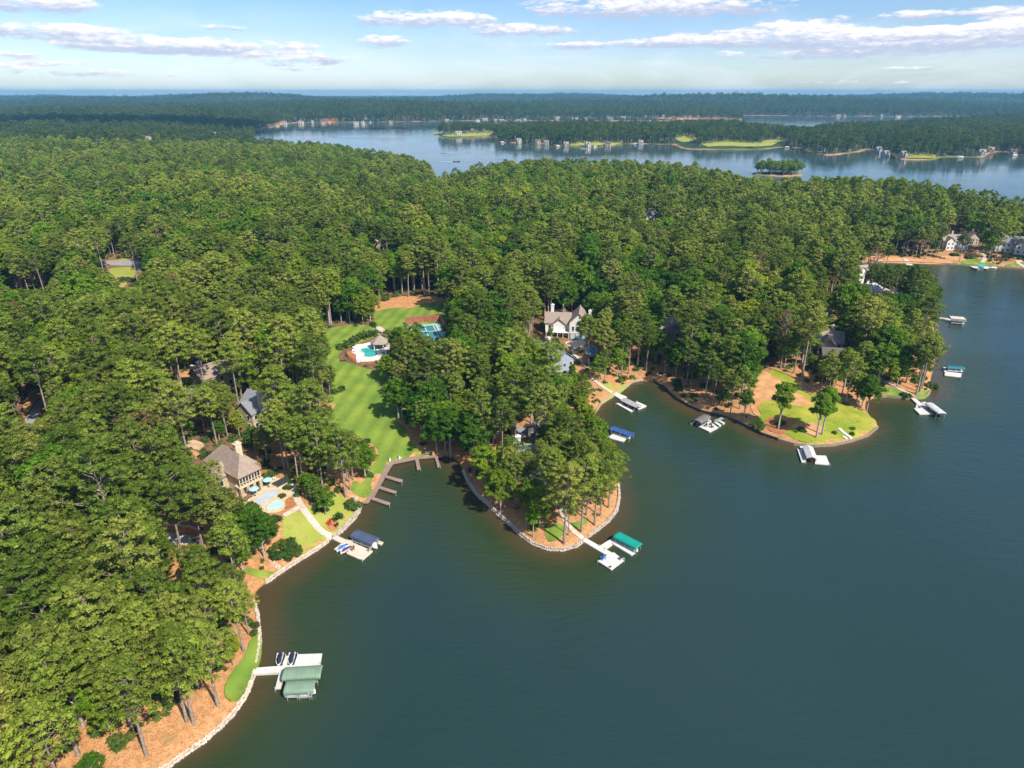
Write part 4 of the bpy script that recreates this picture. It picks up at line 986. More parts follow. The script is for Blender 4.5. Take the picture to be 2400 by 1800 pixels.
q = H2(vRB, 1300, 350); _h = house('large_white_house', 'large white house with grey crossing gables on the far right bank', q, R(-6), [(-9, 9, 0, 11, 6.4, 'gable', 4.2, 'x'), (-8, -2, -4, 5, 6.2, 'gable', 3.6, 'y'), (3, 9, -3, 5, 6.0, 'hip', 3.2, 'y')], 'siding_white', 'roof_tan', chim=(0, 8, 6, 12.5, 'stucco'))
_h.scale = (.82, .82, .82)
ANCH.append((q[0], q[1], 'the large white bank house'))
q = H2(vRB, 1540, 300); house('brown_gable_cottage', 'small brown cottage with white-edged gable beside the large white house', q, R(12), [(-4.5, 4.5, 0, 9, 4.6, 'gable', 3.4, 'y')], 'siding_tan', 'roof_dark', chim=(2.8, 5, 4, 9.6, 'stucco'))
q = H2(vRB, 2060, 400); house('white_bank_house', 'white house half hidden behind trees at the right end of the bank', q, R(-20), [(-10, 10, 0, 10, 6, 'gable', 3.8, 'x'), (0, 7, -4, 4, 5.8, 'gable', 3.2, 'y')], 'siding_white', 'roof_grey'); oH(vRB, [(1920,200),(2010,210),(2150,260),(2150,320),(2060,400),(1940,400),(1990,300)])
# mid-distance roofs in the woods
for (a, b, opn, nm, lb, wm, rm, rz) in [
    (1403, 482, [(1385,463),(1400,460),(1425,468),(1425,476),(1390,474)], 'white_dormer_house', 'white house with a grey dormered roof in the mid-distance woods', 'siding_white', 'roof_grey', R(-10)),
    (825, 545, [(805,528),(828,524),(848,532),(846,540),(808,538)], 'tan_roofed_house', 'tan roofed house in the woods beyond the club lawn', 'siding_tan', 'roof_tan', R(8)),
    (262, 512, [(262,497),(280,497),(280,503),(262,503)], 'grey_woodland_house', 'grey roof showing in the pines beyond the left clearing', 'siding_grey', 'roof_grey', R(0)),
    (168, 434, [(164,425),(178,425),(178,431),(164,431)], 'small_woodland_house', 'small grey-roofed house lost in the left-hand forest', 'siding_grey', 'roof_grey', R(5)),
    (1858, 612, [(1850,600),(1872,600),(1872,610),(1852,612)], 'inlet_house', 'pale house at the head of the right inlet', 'siding_white', 'roof_tan', R(20)),
    (1480, 432, [(1475,424),(1488,424),(1488,430),(1476,430)], 'bright_cottage', 'bright cottage wall in the woods near the far crest', 'siding_white', 'roof_grey', R(0))]:
    q = G22([(a, b)])[0]; house(nm, lb, q, rz, [(-7, 7, 0, 9, 5, 'gable', 3.6, 'x'), (-3, 3, -3, 3, 4.8, 'gable', 3.0, 'y')], wm, rm, detail=False); OPENH.append([(a_*K, b_*K) for a_, b_ in opn])

# --- club pool, gazebo, tennis court
dk = vPO.gs([(365,1050),(440,1010),(560,1000),(740,950),(860,1000),(990,1110),(1005,1275),(720,1320),(440,1345),(425,1195),(350,1160)])
sheet('pool_deck', dk, M['decking_pool'], off=.15, step=1.6, smooth=0, thick=1.2)
sheet('mulch_bed', vPO.gs([(240,1130),(370,1120),(420,1200),(440,1345),(720,1325),(1010,1280),(1010,1150),(1140,1160),(1060,1270),(850,1370),(560,1390),(430,1360),(300,1270)]), M['mulch'], off=.1)
flatpool('pool', 'teal free-form club pool on a pale deck beside the fairway', vPO.gs([(510,1110),(580,1080),(670,1090),(740,1080),(815,1105),(828,1190),(800,1235),(690,1255),(600,1240),(570,1215),(600,1185),(560,1160),(520,1140)]), 'pool_teal', 'decking_pool')
ANCH.append((*vPO.g(640, 1170)[:2], 'the teal club pool'))
oV(vPO, [(220,1130),(240,1000),(250,900),(600,820),(800,860),(890,830),(990,950),(1020,1120),(1010,1290),(500,1380),(300,1260)])
g0 = vPO.g(880, 1075); o = thing('gazebo', 'hexagonal gazebo with grey shingled roof at the club pool', 'gazebo', (g0[0], g0[1], g0[2]+.1))
m = MB(); r = 4.0; N = 6
V = [(0, 0, 5.6)]+[(r*math.cos(t), r*math.sin(t), 2.7) for t in np.linspace(0, 2*math.pi, N+1)[:-1]]+[(r*math.cos(t), r*math.sin(t), 2.5) for t in np.linspace(0, 2*math.pi, N+1)[:-1]]
m.add(V, [(0, 1+i, 1+(i+1)%N) for i in range(N)]+[(1+i, 1+N+i, 1+N+(i+1)%N, 1+(i+1)%N) for i in range(N)]+[tuple(range(1+N, 1+2*N))[::-1]])
rf = m.build('roof', M['roof_tan'], o); MB().box((0, 0, 5.7), (.9, .9, .7)).build('cupola', M['roof_tan'], rf)
for t in np.linspace(0, 2*math.pi, N+1)[:-1]: MB().box((3.5*math.cos(t), 3.5*math.sin(t), 1.2), (.22, .22, 2.6), rz=t).build('post', M['white'], o)
MB().tube((0, 0, -.3), (0, 0, .15), 3.9, n=6).build('floor', M['concrete'], o)
EXCL.append((g0[0], g0[1], 5))
for (a, b, rz_, lb) in [(385,1090,.4,'white lounger at the hedge corner of the club pool deck'), (395,1150,.3,'white lounger just inside the club pool fence')]: lounger(lb, up_(vPO.g(a, b), .2), rz_, 'white', 'white loungers at the club pool')
for (a, b, rz_, lb) in [(935,1180,1.4,'dark chair nearest the gazebo on the club pool deck'), (945,1215,1.2,'dark chair in the middle of the pool deck edge row'), (925,1250,1.1,'dark chair at the lower corner of the pool deck')]: chair('deck_chair', lb, up_(vPO.g(a, b), .2), rz_, 'dark', 'dark chairs along the club pool deck')
def fence(name, label, pts, h, postm, panelm, post_step=2.5, rails=True, cat='fence', solid=False):
    base = pts[0]; o = thing(name, label, cat, base)
    q = resample([(p[0], p[1]) for p in pts], post_step, closed=False)
    zs = [HZ(*a)+.05 for a in q]
    for i, (x, y) in enumerate(q):
        MB().box((x-base[0], y-base[1], zs[i]-base[2]+h/2), (.09, .09, h+.1)).build('post', M[postm], o)
    for i in range(len(q)-1):
        a = (q[i][0]-base[0], q[i][1]-base[1], zs[i]-base[2]); b = (q[i+1][0]-base[0], q[i+1][1]-base[1], zs[i+1]-base[2])
        m = MB()
        if solid:
            d = Vector((b[0]-a[0], b[1]-a[1])).normalized(); nx, ny = -d.y*.02, d.x*.02
            m.add([(a[0]+nx,a[1]+ny,a[2]+.1),(b[0]+nx,b[1]+ny,b[2]+.1),(b[0]+nx,b[1]+ny,b[2]+h),(a[0]+nx,a[1]+ny,a[2]+h),(a[0]-nx,a[1]-ny,a[2]+.1),(b[0]-nx,b[1]-ny,b[2]+.1),(b[0]-nx,b[1]-ny,b[2]+h),(a[0]-nx,a[1]-ny,a[2]+h)],
                  [(0,1,2,3),(7,6,5,4),(3,2,6,7),(0,4,5,1)])
        else:
            for zz in (.2, h*.6, h-.08): m.tube((a[0], a[1], a[2]+zz), (b[0], b[1], b[2]+zz), .035, n=4)
            L = math.hypot(b[0]-a[0], b[1]-a[1]); k = int(L/.4)
            for j in range(1, k): t = j/k; m.tube((a[0]+(b[0]-a[0])*t, a[1]+(b[1]-a[1])*t, a[2]+(b[2]-a[2])*t+.1), (a[0]+(b[0]-a[0])*t, a[1]+(b[1]-a[1])*t, a[2]+(b[2]-a[2])*t+h-.05), .018, n=3, caps=False)
        m.build('panel', M[panelm], o)
    return o
fence('pool_fence', 'dark low railing fence along the lower edge of the club pool deck', vPO.gs([(240,1170),(280,1260),(350,1310),(430,1350),(520,1370),(640,1390),(850,1365),(1010,1290)]), 1.3, 'dark', 'dark')
ct = vPO.gs([(1400,640),(2010,610),(2210,900),(1500,960)])
c0 = vPO.g(1850, 760); czp = c0[2]+.2
sheet('tennis_court', vPO.gs([(1340,660),(2000,615),(2100,780),(2180,960),(1420,980)]), M['court_green'], off=.13, step=2.5, smooth=0)
sheet('court_surface', vPO.gs([(1500,690),(1900,645),(2040,900),(1480,940)]), M['court_blue'], off=.18, step=2.5, smooth=0)
for a, b in (((1500,690),(1900,645)), ((1900,645),(2040,900)), ((1855,652),(1985,905)), ((1700,668),(1790,920)), ((1540,780),(1960,760))):
    ribbon('court_line', vPO.gs([a, b]), .28, M['white'], off=.22, thick=.06, step=3)
fence('court_fence', 'rust-red windscreen fence round the back of the tennis court', vPO.gs([(1345,640),(1500,620),(1700,590),(1985,575),(2060,690),(2110,790)]), 3.0, 'dark', 'windscreen', 3.2, solid=True, cat='fence')
ANCH.append((c0[0], c0[1], 'the tennis court'))
oV(vPO, [(1340,540),(1990,490),(2050,620),(2000,860),(1880,860),(1700,740),(1640,600),(1360,650)])
sheet('steps_bed', vPO.gs([(780,700),(850,660),(960,720),(970,760),(900,800)]), M['pathstone'], off=.12)
fence('orange_fence', 'orange timber fence on the slope left of the white gabled house', vHW.gs([(0,740),(80,790),(170,850),(240,890)]), 1.9, 'wood', 'block', 2.5, solid=True)
oV(vHW, [(0,640),(120,690),(240,790),(240,880),(100,820),(0,740)])
# retaining wall above the lower drive
q = vDR.gs([(165,345),(330,350),(450,370),(520,400)])
o = thing('retaining_wall', 'orange block retaining wall behind the lower pale drive', 'wall', q[0])
for i in range(3):
    a, b = Vector(q[i])-Vector(q[0]), Vector(q[i+1])-Vector(q[0]); d = (b-a); L = d.length; c = (a+b)/2; ang = math.atan2(d.y, d.x)
    MB().box((c.x, c.y, c.z+.9), (L+.1, .45, 2.4+.01*i), rz=ang).build('wall_section', M['block'], o); MB().box((c.x, c.y, c.z+2.18), (L+.15, .6, .16+.01*i), rz=ang).build('cap_course', M['concrete'], o)
q = vCP.gs([(250,270),(345,285)]); o = thing('retaining_wall', 'short orange wall below the pale drive on the centre peninsula', 'wall', q[0])
MB().box((2, 0, .6), (6, .4, 2.4), rz=.2).build('wall_section', M['block'], o)
oV(vCP, [(255,240),(300,200),(350,270),(300,285)])
# ---------------------------------------------------------------- docks, lifts, boats
rnd = random.Random(7)
def deck_thing(name, label, polys, mt='deck_white', z=.55, th=.28, group=None, piles=True, fl=True, cat='dock'):
    allp = [p for pl in polys for p in pl[1]]; c = (sum(p[0] for p in allp)/len(allp), sum(p[1] for p in allp)/len(allp))
    o = thing(name, label, cat, (c[0], c[1], 0), 0, group)
    for k, (pn, pts) in enumerate(polys):
        l = [(p[0]-c[0], p[1]-c[1]) for p in pts]; zz = z + .004*k
        MB().prism(l, zz-th, zz).build(pn, M[mt], o)
        cc = Vector((sum(a for a, b in l)/len(l), sum(b for a, b in l)/len(l)))
        if fl:
            ins = [tuple(cc+(Vector(a)-cc)*.93) for a in l]
            MB().prism(ins, -.15, zz-th-.002).build('float', M['float'], o)
        if piles and pn != 'gangway':
            for a in l[::2]:
                v = cc+(Vector(a)-cc)*1.02
                MB().tube((v.x, v.y, -1.5), (v.x, v.y, zz+.35), .11, n=6).build('pile', M['metal'], o)
    return o
def canopy(label, a, b, width, mt, z=2.9, rise=.85, group=None, style='arch', post='metal', scallop=True, ribs=True, ov=.25):
    """a boat lift under a roof whose ridge runs a -> b (points at ridge height)"""
    ax = Vector((b[0]-a[0], b[1]-a[1])); L = ax.length; rz = math.atan2(ax.y, ax.x); c = ((a[0]+b[0])/2, (a[1]+b[1])/2, 0)
    o = thing('boat_lift', label, 'boat lift', c, rz, group)
    W2_ = width/2; n = 8
    if style == 'arch': prof = [(W2_*math.cos(t), z-.0+rise*math.sin(t)**.8) for t in np.linspace(0, math.pi, n+1)]
    else: prof = [(W2_, z), (W2_*.5, z+rise*.5), (0, z+rise), (-W2_*.5, z+rise*.5), (-W2_, z)]
    rings = []
    ex = [-L/2, -L/2+.25, L/2-.25, L/2]
    for i, x in enumerate(ex):
        sq = .80 if i in (0, 3) and style == 'arch' else 1.0
        top = [(x, y*(.97 if sq < 1 else 1), z+(zz-z)*sq) for y, zz in prof]; bot = [(x, y*.97, zz-.08) for (x_, y, zz) in top[::-1]]
        rings.append(top+bot)
    m = MB(); m.loft(rings); cn = m.build('canopy', M[mt], o, smooth=False)
    k = max(6, int(L/.45))
    for sd_ in ((-1, 1) if scallop else ()):
        m = MB()
        for j in range(k):
            x0 = -L/2+j*L/k; x1 = x0+L/k; y = sd_*(W2_+.02)
            m.add([(x0+.03, y, z+.05), (x1-.03, y, z+.05), (x1-.08, y, z-.32), (x0+.08, y, z-.32)], [(0, 1, 2, 3)])
        m.build('valance', M[mt], cn)
    if ribs:
        m = MB()
        for j in range(1, max(5, int(L/.8))):
            x = -L/2+j*L/max(5, int(L/.8)); pr = [(x, y, zz+.035) for y, zz in prof]
            for i in range(len(pr)-1): m.tube(pr[i], pr[i+1], .035, n=3, caps=False)
        tag(m.build('roof_ribs', M[mt], cn), kind='stuff')
    for x in (-L/2*.8, 0, L/2*.8):
        for y in (-W2_*.93, W2_*.93): MB().tube((x, y, -1.5), (x, y, z+.1), .07, n=6).build('post', M[post], o)
    for y in (-W2_*.93, W2_*.93): MB().tube((-L/2*.85, y, .75), (L/2*.85, y, .75), .09, n=5).build('lift_beam', M[post], o)
    return o, c, rz, L
def hull_rings(L, Wd, H, n=9, bow=.45):
    rings = []
    for k in range(n):
        t = k/(n-1); x = -L/2+t*L
        w_ = Wd/2*(1 if t < bow else max(.04, math.sqrt(max(0, 1-((t-bow)/(1-bow))**2.1)))); h = H*(1+.25*max(0, t-.5))
        rings.append([(x, -w_, h), (x, -w_*.86, h*.35), (x, -w_*.35, 0), (x, w_*.35, 0), (x, w_*.86, h*.35), (x, w_, h), (x, w_*.82, h-.06), (x, -w_*.82, h-.06)])
    return rings
def boat(name, label, p, rz, L=6.6, Wd=2.4, hullm='white', deckm='seat_tan', group=None, screen=True, z=.08):
    o = thing(name, label, 'boat', (p[0], p[1], z), rz, group)
    MB().loft(hull_rings(L, Wd, .85)).build('hull', M[hullm], o)
    MB().box((-.1*L, 0, .84), (L*.5, Wd*.62, .06)).build('cockpit_floor', M['white'], o)
    for x, y in ((-.28*L, 0), (-.02*L, -Wd*.2), (-.02*L, Wd*.2)):
        MB().box((x, y, 1.0), (.55, Wd*.55 if y == 0 else .5, .34)).build('seat', M[deckm], o)
    if screen: MB().box((.1*L, 0, 1.15), (.06, Wd*.7, .5), ry=-.5).build('windscreen', M['glass'], o)
    MB().box((-L/2-.25, 0, .65), (.5, .5, .9)).build('outboard_motor', M['dark'], o)
    return o
def pwc(label, p, rz, m1, m2, group=None, cover=False, z=.12):
    o = thing('jet_ski', label, 'jet ski', (p[0], p[1], z), rz, group)
    MB().loft(hull_rings(3.2, 1.25, .5, 9, .4)).build('hull', M[m1], o)
    m = MB(); rs = []
    for t, wd, h in ((-1.3, .32, .62), (-.9, .36, .85), (-.2, .34, .88), (.15, .34, 1.05), (.5, .36, .98), (1.0, .28, .72), (1.45, .08, .55)):
        s = 1.35 if cover else 1.0
        rs.append([(t, -wd*s, .45), (t, -wd*.8*s, h*.85), (t, 0, h+(.1 if cover else 0)), (t, wd*.8*s, h*.85), (t, wd*s, .45)])
    m.loft(rs); m.build('cover' if cover else 'seat', M[m2], o)
    if not cover: MB().tube((.25, -.4, 1.12), (.25, .4, 1.12), .04, n=5).build('handlebar', M['dark'], o)
    MB().box((-1.45, 0, .42), (.4, .8, .06)).build('swim_step', M['dark'], o)
    return o
def lift_from(v, label, A, B, width, mt, zr=2.35, rise=.6, **kw):
    return canopy(label, v.z(A[0], A[1], zr), v.z(B[0], B[1], zr), width, mt, z=zr-rise, rise=rise, **kw)
def zz(v, pts, z=.55): return v.zs(pts, z)

# dock with two sage green canopies, lower left
deck_thing('dock', 'white dock with two sage green canopies at the lower sea wall', [
    ('gangway', zz(vDA, [(300,915),(335,785),(965,735),(870,885)])),
    ('deck', zz(vDA, [(1010,525),(1085,525),(1040,725),(945,745),(875,900),(900,1225),(780,1232),(870,890),(960,740)])) if False else ('finger_deck', zz(vDA, [(1005,525),(1085,520),(985,900),(900,1225),(780,1235),(870,890)])),
    ('deck', zz(vDA, [(1270,492),(1797,475),(1762,705),(1190,730)])),
    ('centre_finger', zz(vDA, [(960,735),(1765,700),(1755,760),(940,800)])),
    ('outer_finger', zz(vDA, [(1000,1005),(1680,985),(1675,1030),(1000,1060)]))])
ANCH.append((*at_z(650, 1560), 'the sage green canopies'))
_, c1_, r1_, _ = lift_from(vDA, 'boat lift under the larger sage green canopy', (950, 865), (1785, 815), 2.9, 'green_cloth')
_, c2_, r2_, _ = lift_from(vDA, 'boat lift under the smaller, outer sage green canopy', (985, 1165), (1640, 1130), 2.7, 'green_cloth')
boat('motor_boat', 'dark-hulled motor boat under the larger sage green canopy', c1_, r1_, 6.6, 2.2, 'navy_paint')
boat('motor_boat', 'white motor boat under the smaller sage green canopy', c2_, r2_, 5.2, 2.1, 'white')
p0, p1_ = vDA.z(875, 610, .5), vDA.z(1135, 600, .5)
rr = math.atan2(*(Vector(vDA.z(900,470,.5)[:2])-Vector(vDA.z(850,710,.5)[:2])).yx)
pwc('covered navy jet ski nearer the shore on the sage green canopy dock', p0, rr+math.pi, 'white', 'navy_paint', cover=True, z=.25)
pwc('covered navy jet ski against the deck of the sage green canopy dock', p1_, rr+math.pi, 'white', 'navy_paint', cover=True, z=.25)
deck_thing('swim_platform', 'small cream swim platform with ladder posts beyond the green canopies', [('deck', zz(vDA, [(1230,1300),(1555,1295),(1550,1385),(1225,1400)]))], 'deck_tan')
for a in (1270, 1530):
    q = vDA.z(a, 1480, 0); o = thing('mooring_post', 'thin post standing in the water off the %s end of the swim platform' % ('shore' if a < 1400 else 'lake'), 'post', (q[0], q[1], 0), 0, 'posts by the swim platform')
    MB().tube((0,0,-1.5), (0,0,1.6), .05).build('shaft', M['metal'], o); MB().box((0,0,1.65), (.16,.16,.1)).build('cap', M['white'], o)

# cream dock with the navy canopy
deck_thing('dock', 'cream dock with navy canopy in front of the stone house lawn', [
    ('gangway', zz(vDB, [(705,750),(835,695),(1330,910),(1235,1010)])),
    ('deck', zz(vDB, [(1240,870),(1600,1025),(1370,1220),(1025,1070)])),
    ('side_deck', zz(vDB, [(1055,790),(1165,790),(1175,830),(1120,840)]))], 'deck_tan')
ANCH.append((*at_z(830, 1290), 'the navy canopy dock'))
_, c3, r3, _ = lift_from(vDB, 'boat lift under the navy canopy with striped scallops', (1190, 597), (1670, 790), 3.1, 'navy_cloth')
boat('ski_boat', 'white ski boat slung under the navy canopy', (c3[0]+.5, c3[1]-.5), r3, 6.4, 2.2, 'white')
deck_thing('swim_float', 'small pale float at the lake end of the navy canopy', [('deck', zz(vDB, [(1690,780),(1830,835),(1780,890),(1640,835)], .4))], 'deck_tan', z=.4, piles=False)
rb = math.atan2(*(Vector(vDB.z(1040,890,.4)[:2])-Vector(vDB.z(850,1010,.4)[:2])).yx)
pwc('bright blue and white jet ski on the cream dock', vDB.z(935, 965, .4), rb+math.pi, 'white', 'blue_paint', z=.2)
pwc('plum and white jet ski beside the blue one on the cream dock', vDB.z(1020, 1010, .4), rb+math.pi, 'white', 'purple_paint', z=.2)
deck_thing('launch_float', 'narrow cream launching float on the shore side of the blue jet ski', [('deck', zz(vDB, [(760,985),(800,1000),(960,880),(920,860)], .4))], 'deck_tan', z=.4, piles=False)
chair('deck_chair', 'brown wooden chair on the cream dock beside the plum jet ski', vDB.z(1165, 1010, .56), 2.4, 'brown'); chair('deck_chair', 'small tan chair on the outer corner of the cream dock', vDB.z(1530, 1025, .56), .8, 'seat_tan')
chair('garden_chair', 'bright red lawn chair in the mulch circle by the shore', up_(vDB.g(660, 470), .25), 2.6, 'red', s=1.25); chair('garden_chair', 'dark blue lawn chair in the mulch circle by the shore', up_(vDB.g(820, 510), .25), 1.0, 'navy_paint', s=1.1)

# teal canopy dock at the peninsula tip
deck_thing('dock', 'white U-shaped dock with teal canopy off the centre peninsula', [
    ('gangway', zz(vDC, [(380,600),(490,560),(1060,880),(940,935)])),
    ('deck', zz(vDC, [(935,935),(1090,868),(1312,1040),(1040,1245),(750,1060)])),
    ('link_deck', zz(vDC, [(790,730),(1042,572),(1165,625),(1060,692),(905,798)])),
    ('finger_deck', zz(vDC, [(1075,690),(1165,625),(1557,875),(1480,935)]))])
ANCH.append((*at_z(1400, 1280), 'the teal canopy'))
_, c4, r4, _ = lift_from(vDC, 'boat lift under the ribbed teal canopy', (1150, 450), (1660, 715), 2.8, 'teal_cloth')
boat('motor_boat', 'white motor boat cradled under the teal canopy', c4, r4, 6.0, 2.1, 'white')
chair('deck_chair', 'blue chair on the square deck of the teal canopy dock', vDC.z(860, 1025, .57), .6, 'bluep', s=1.25)
for a, b, lb in ((1260, 1020, 'grey bench locker at the lake corner of the teal canopy dock'), (1015, 1192, 'small dark cleat box at the outer corner of the teal canopy dock')):
    q = vDC.z(a, b, .57); o = thing('dock_locker', lb, 'locker', q, .5); s_ = 1.0 if a > 1100 else .45
    MB().box((0, 0, .25*s_), (1.2*s_, .6*s_, .5*s_)).build('body', M['siding_grey' if a > 1100 else 'dark'], o); MB().box((0, 0, .53*s_), (1.25*s_, .65*s_, .06)).build('lid', M['dark'], o)

# community boardwalk with five finger piers
bw = zz(vLW, [(880,1465),(960,1440),(1300,870),(1440,860),(1660,800),(2080,785),(2080,805),(1740,832),(1640,850),(1355,910),(1130,1300),(1040,1400),(1020,1450),(985,1475)], .6)
deck_thing('boardwalk', 'brown boardwalk edging the cove below the mown fairway', [('deck', bw[:3]+bw[9:]), ('deck', bw[2:10])], 'deck_brown', z=.75, piles=False, fl=False)
ANCH.append((*at_z(900, 1110), 'the brown boardwalk'))
for lb, pl in (('brown finger pier nearest the stone sea wall', [(1080,1385),(1320,1465),(1305,1505),(1040,1415)]), ('brown finger pier, second from the stone sea wall', [(1170,1225),(1410,1300),(1395,1335),(1135,1255)]),
               ('brown finger pier in the middle of the five', [(1260,1068),(1500,1135),(1485,1175),(1235,1098)]), ('brown finger pier at the far sunlit end of the cove', [(1675,830),(1725,828),(1755,975),(1705,988)]), ('brown finger pier in the shade of the overhanging tree', [(1960,812),(2005,808),(2038,940),(1998,952)])):
    deck_thing('finger_pier', lb, [('deck', zz(vLW, pl, .6))], 'deck_brown', z=.66, group='finger piers off the boardwalk', fl=False, cat='pier')
for a, b, lb in ((1315, 862, 'white utility post at the bend of the boardwalk'), (1452, 830, 'white utility post on the straight stretch of the boardwalk')):
    q = vLW.z(a, b, .8); o = thing('utility_post', lb, 'post', (q[0], q[1], .76), .3, 'white posts on the boardwalk'); MB().box((0, 0, .5), (.45, .45, 1.0)).build('body', M['white'], o); MB().box((0, 0, 1.05), (.55, .55, .12)).build('cap', M['metal'], o)
q = vLW.g(1870, 775); o = thing('bench', 'tan bench in the shade at the end of the boardwalk', 'bench', (q[0], q[1], q[2]+.1), .1)
MB().box((0, 0, .45), (1.8, .5, .08)).build('seat', M['seat_tan'], o); MB().box((0, .28, .8), (1.8, .08, .5)).build('backrest', M['seat_tan'], o)
for x in (-.75, .75): MB().box((x, 0, .2), (.1, .45, .42)).build('leg', M['wood'], o)

# docks in the middle cove
deck_thing('dock', 'pinkish dock round the grey-roofed slip in the middle cove', [
    ('gangway', zz(vDF, [(95,205),(120,190),(480,345),(425,415)])), ('deck', zz(vDF, [(640,420),(800,490),(665,542),(560,500)])), ('link_deck', zz(vDF, [(300,455),(385,432),(430,455),(345,475)])), ('finger_deck', zz(vDF, [(310,458),(345,450),(580,568),(545,588)]))])
_, c5, r5, _ = lift_from(vDF, 'boat lift with the flat pale grey roof in the middle cove', (425, 362), (680, 480), 3.0, 'grey_roofing', style='gable', scallop=False, zr=2.3)
boat('pontoon_boat', 'dark pontoon boat under the pale grey roof', c5, r5, 6.0, 2.3, 'navy_paint', 'white')
ANCH.append((*at_z(1475, 945), 'the middle cove dock'))
deck_thing('dock', 'white dock half under overhanging pines beside the royal blue canopy', [('deck', zz(vDF, [(165,1005),(260,940),(480,1010),(425,1070)]))])
_, c6, r6, _ = lift_from(vDF, 'boat lift under the royal blue canopy', (235, 825), (590, 945), 2.8, 'blue_cloth', style='gable', rise=.5, scallop=False, ribs=False, zr=2.3)
boat('pontoon_boat', 'pale pontoon boat below the royal blue canopy', c6, r6, 5.8, 2.2, 'white')
deck_thing('dock', 'square white dock with charcoal canopy on the dark wooded shore', [
    ('deck', zz(vDF, [(1650,830),(1810,735),(1960,840),(1820,912)])), ('link_deck', zz(vDF, [(1790,700),(1850,735),(1820,752),(1770,720)])), ('side_deck', zz(vDF, [(1890,760),(1930,750),(2010,800),(1980,815)])), ('side_deck', zz(vDF, [(1960,735),(1990,728),(2065,765),(2040,780)]))])
deck_thing('gangway', 'sea-green ramp from the wooded shore to the square white dock', [('gangway', zz(vDF, [(1885,730),(2020,668),(2050,690),(1940,745)], .7))], 'deck_green', z=.72, fl=False)
_, c7, r7, _ = lift_from(vDF, 'boat lift under the charcoal canopy by the wooded shore', (1620, 725), (1780, 632), 3.0, 'char_cloth')
boat('motor_boat', 'dark motor boat under the charcoal canopy', c7, r7, 5.6, 2.1, 'navy_paint')
deck_thing('swim_float', 'narrow grey float left of the charcoal canopy', [('deck', zz(vDF, [(1500,770),(1575,735),(1600,745),(1525,785)], .4))], 'deck_white', z=.4, piles=False)
for a, b, lb in ((1750, 825, 'black deck chair nearer the charcoal canopy'), (1835, 800, 'black deck chair at the inner side of the square white dock'), (1860, 845, 'black deck chair nearest the open water on the square white dock')): chair('deck_chair', lb, vDF.z(a, b, .57), rnd.uniform(0, 6), 'dark', 'black chairs on the square white dock')
ANCH.append((*at_z(1660, 1000), 'the square white dock'))
# dock off the grassy point
deck_thing('dock', 'pale square dock with metal-roofed lift off the grassy point', [('deck', zz(vDG, [(400,925),(530,928),(580,1045),(388,1028)])), ('finger_deck', zz(vDG, [(160,842),(250,842),(268,1015),(215,1010)])), ('side_deck', zz(vDG, [(190,805),(240,805),(245,830),(200,828)]))])
_, c8, r8, _ = lift_from(vDG, 'boat lift with ribbed pale metal roof off the grassy point', (296, 785), (356, 945), 3.0, 'light_roofing', style='gable', scallop=False, zr=2.3)
boat('motor_boat', 'red and white motor boat under the ribbed pale roof', c8, r8, 5.8, 2.1, 'red_paint', 'white')
ANCH.append((*at_z(1915, 1075), 'the grassy point dock'))
# dock of the small cove on the right
deck_thing('dock', 'white angular dock with long grey roof in the small right cove', [('gangway', zz(vDG, [(1630,180),(1665,165),(1830,300),(1770,310)])), ('deck', zz(vDG, [(1672,318),(1790,310),(1905,385),(1745,388)])), ('side_deck', zz(vDG, [(1700,270),(1720,265),(1725,315),(1690,318)])), ('side_deck', zz(vDG, [(1770,240),(1820,228),(1850,262),(1800,268)]))])
_, c9, r9, _ = lift_from(vDG, 'boat lift under the long pale grey roof in the small right cove', (1865, 235), (2045, 372), 3.0, 'light_roofing', style='arch', scallop=False, zr=2.3)
boat('motor_boat', 'navy motor boat under the long pale grey roof', c9, r9, 6.0, 2.1, 'navy_paint', 'white')
ANCH.append((*at_z(2150, 955), 'the angular right dock'))
v6 = View(1600, 600, 800)
deck_thing('dock', 'white dock with blue-green canopy off the right headland', [('deck', zz(v6, [(1700,748),(1808,760),(1803,786),(1698,772)])), ('link_deck', zz(v6, [(1690,720),(1705,720),(1715,750),(1695,750)]))])
_, c10, r10, _ = lift_from(v6, 'boat lift under the blue-green canopy off the right headland', (1712, 710), (1826, 718), 2.8, 'bluegreen_cloth', scallop=False)
boat('motor_boat', 'white motor boat under the blue-green canopy', c10, r10, 5.4, 2.0, 'white')
ANCH.append((*at_z(2240, 870), 'the blue-green canopy'))
deck_thing('dock', 'weathered tan dock reaching out from the right headland', [('gangway', zz(v6, [(1650,395),(1735,405),(1740,418),(1650,402)])), ('deck', zz(v6, [(1730,388),(1820,395),(1838,412),(1740,405)]))], 'deck_tan')
_, c11, r11, _ = lift_from(v6, 'boat lift under the dark slate canopy on the tan dock', (1735, 405), (1838, 415), 2.8, 'char_cloth', scallop=False)
boat('motor_boat', 'motor boat below the dark slate canopy', c11, r11, 5.2, 2.0, 'white')
deck_thing('dock', 'white dock glimpsed through headland trees', [('deck', zz(v6, [(1530,480),(1600,485),(1640,515),(1600,520),(1540,495)]))]); oV(v6, [(1530,478),(1600,482),(1640,510),(1600,515),(1540,498)])
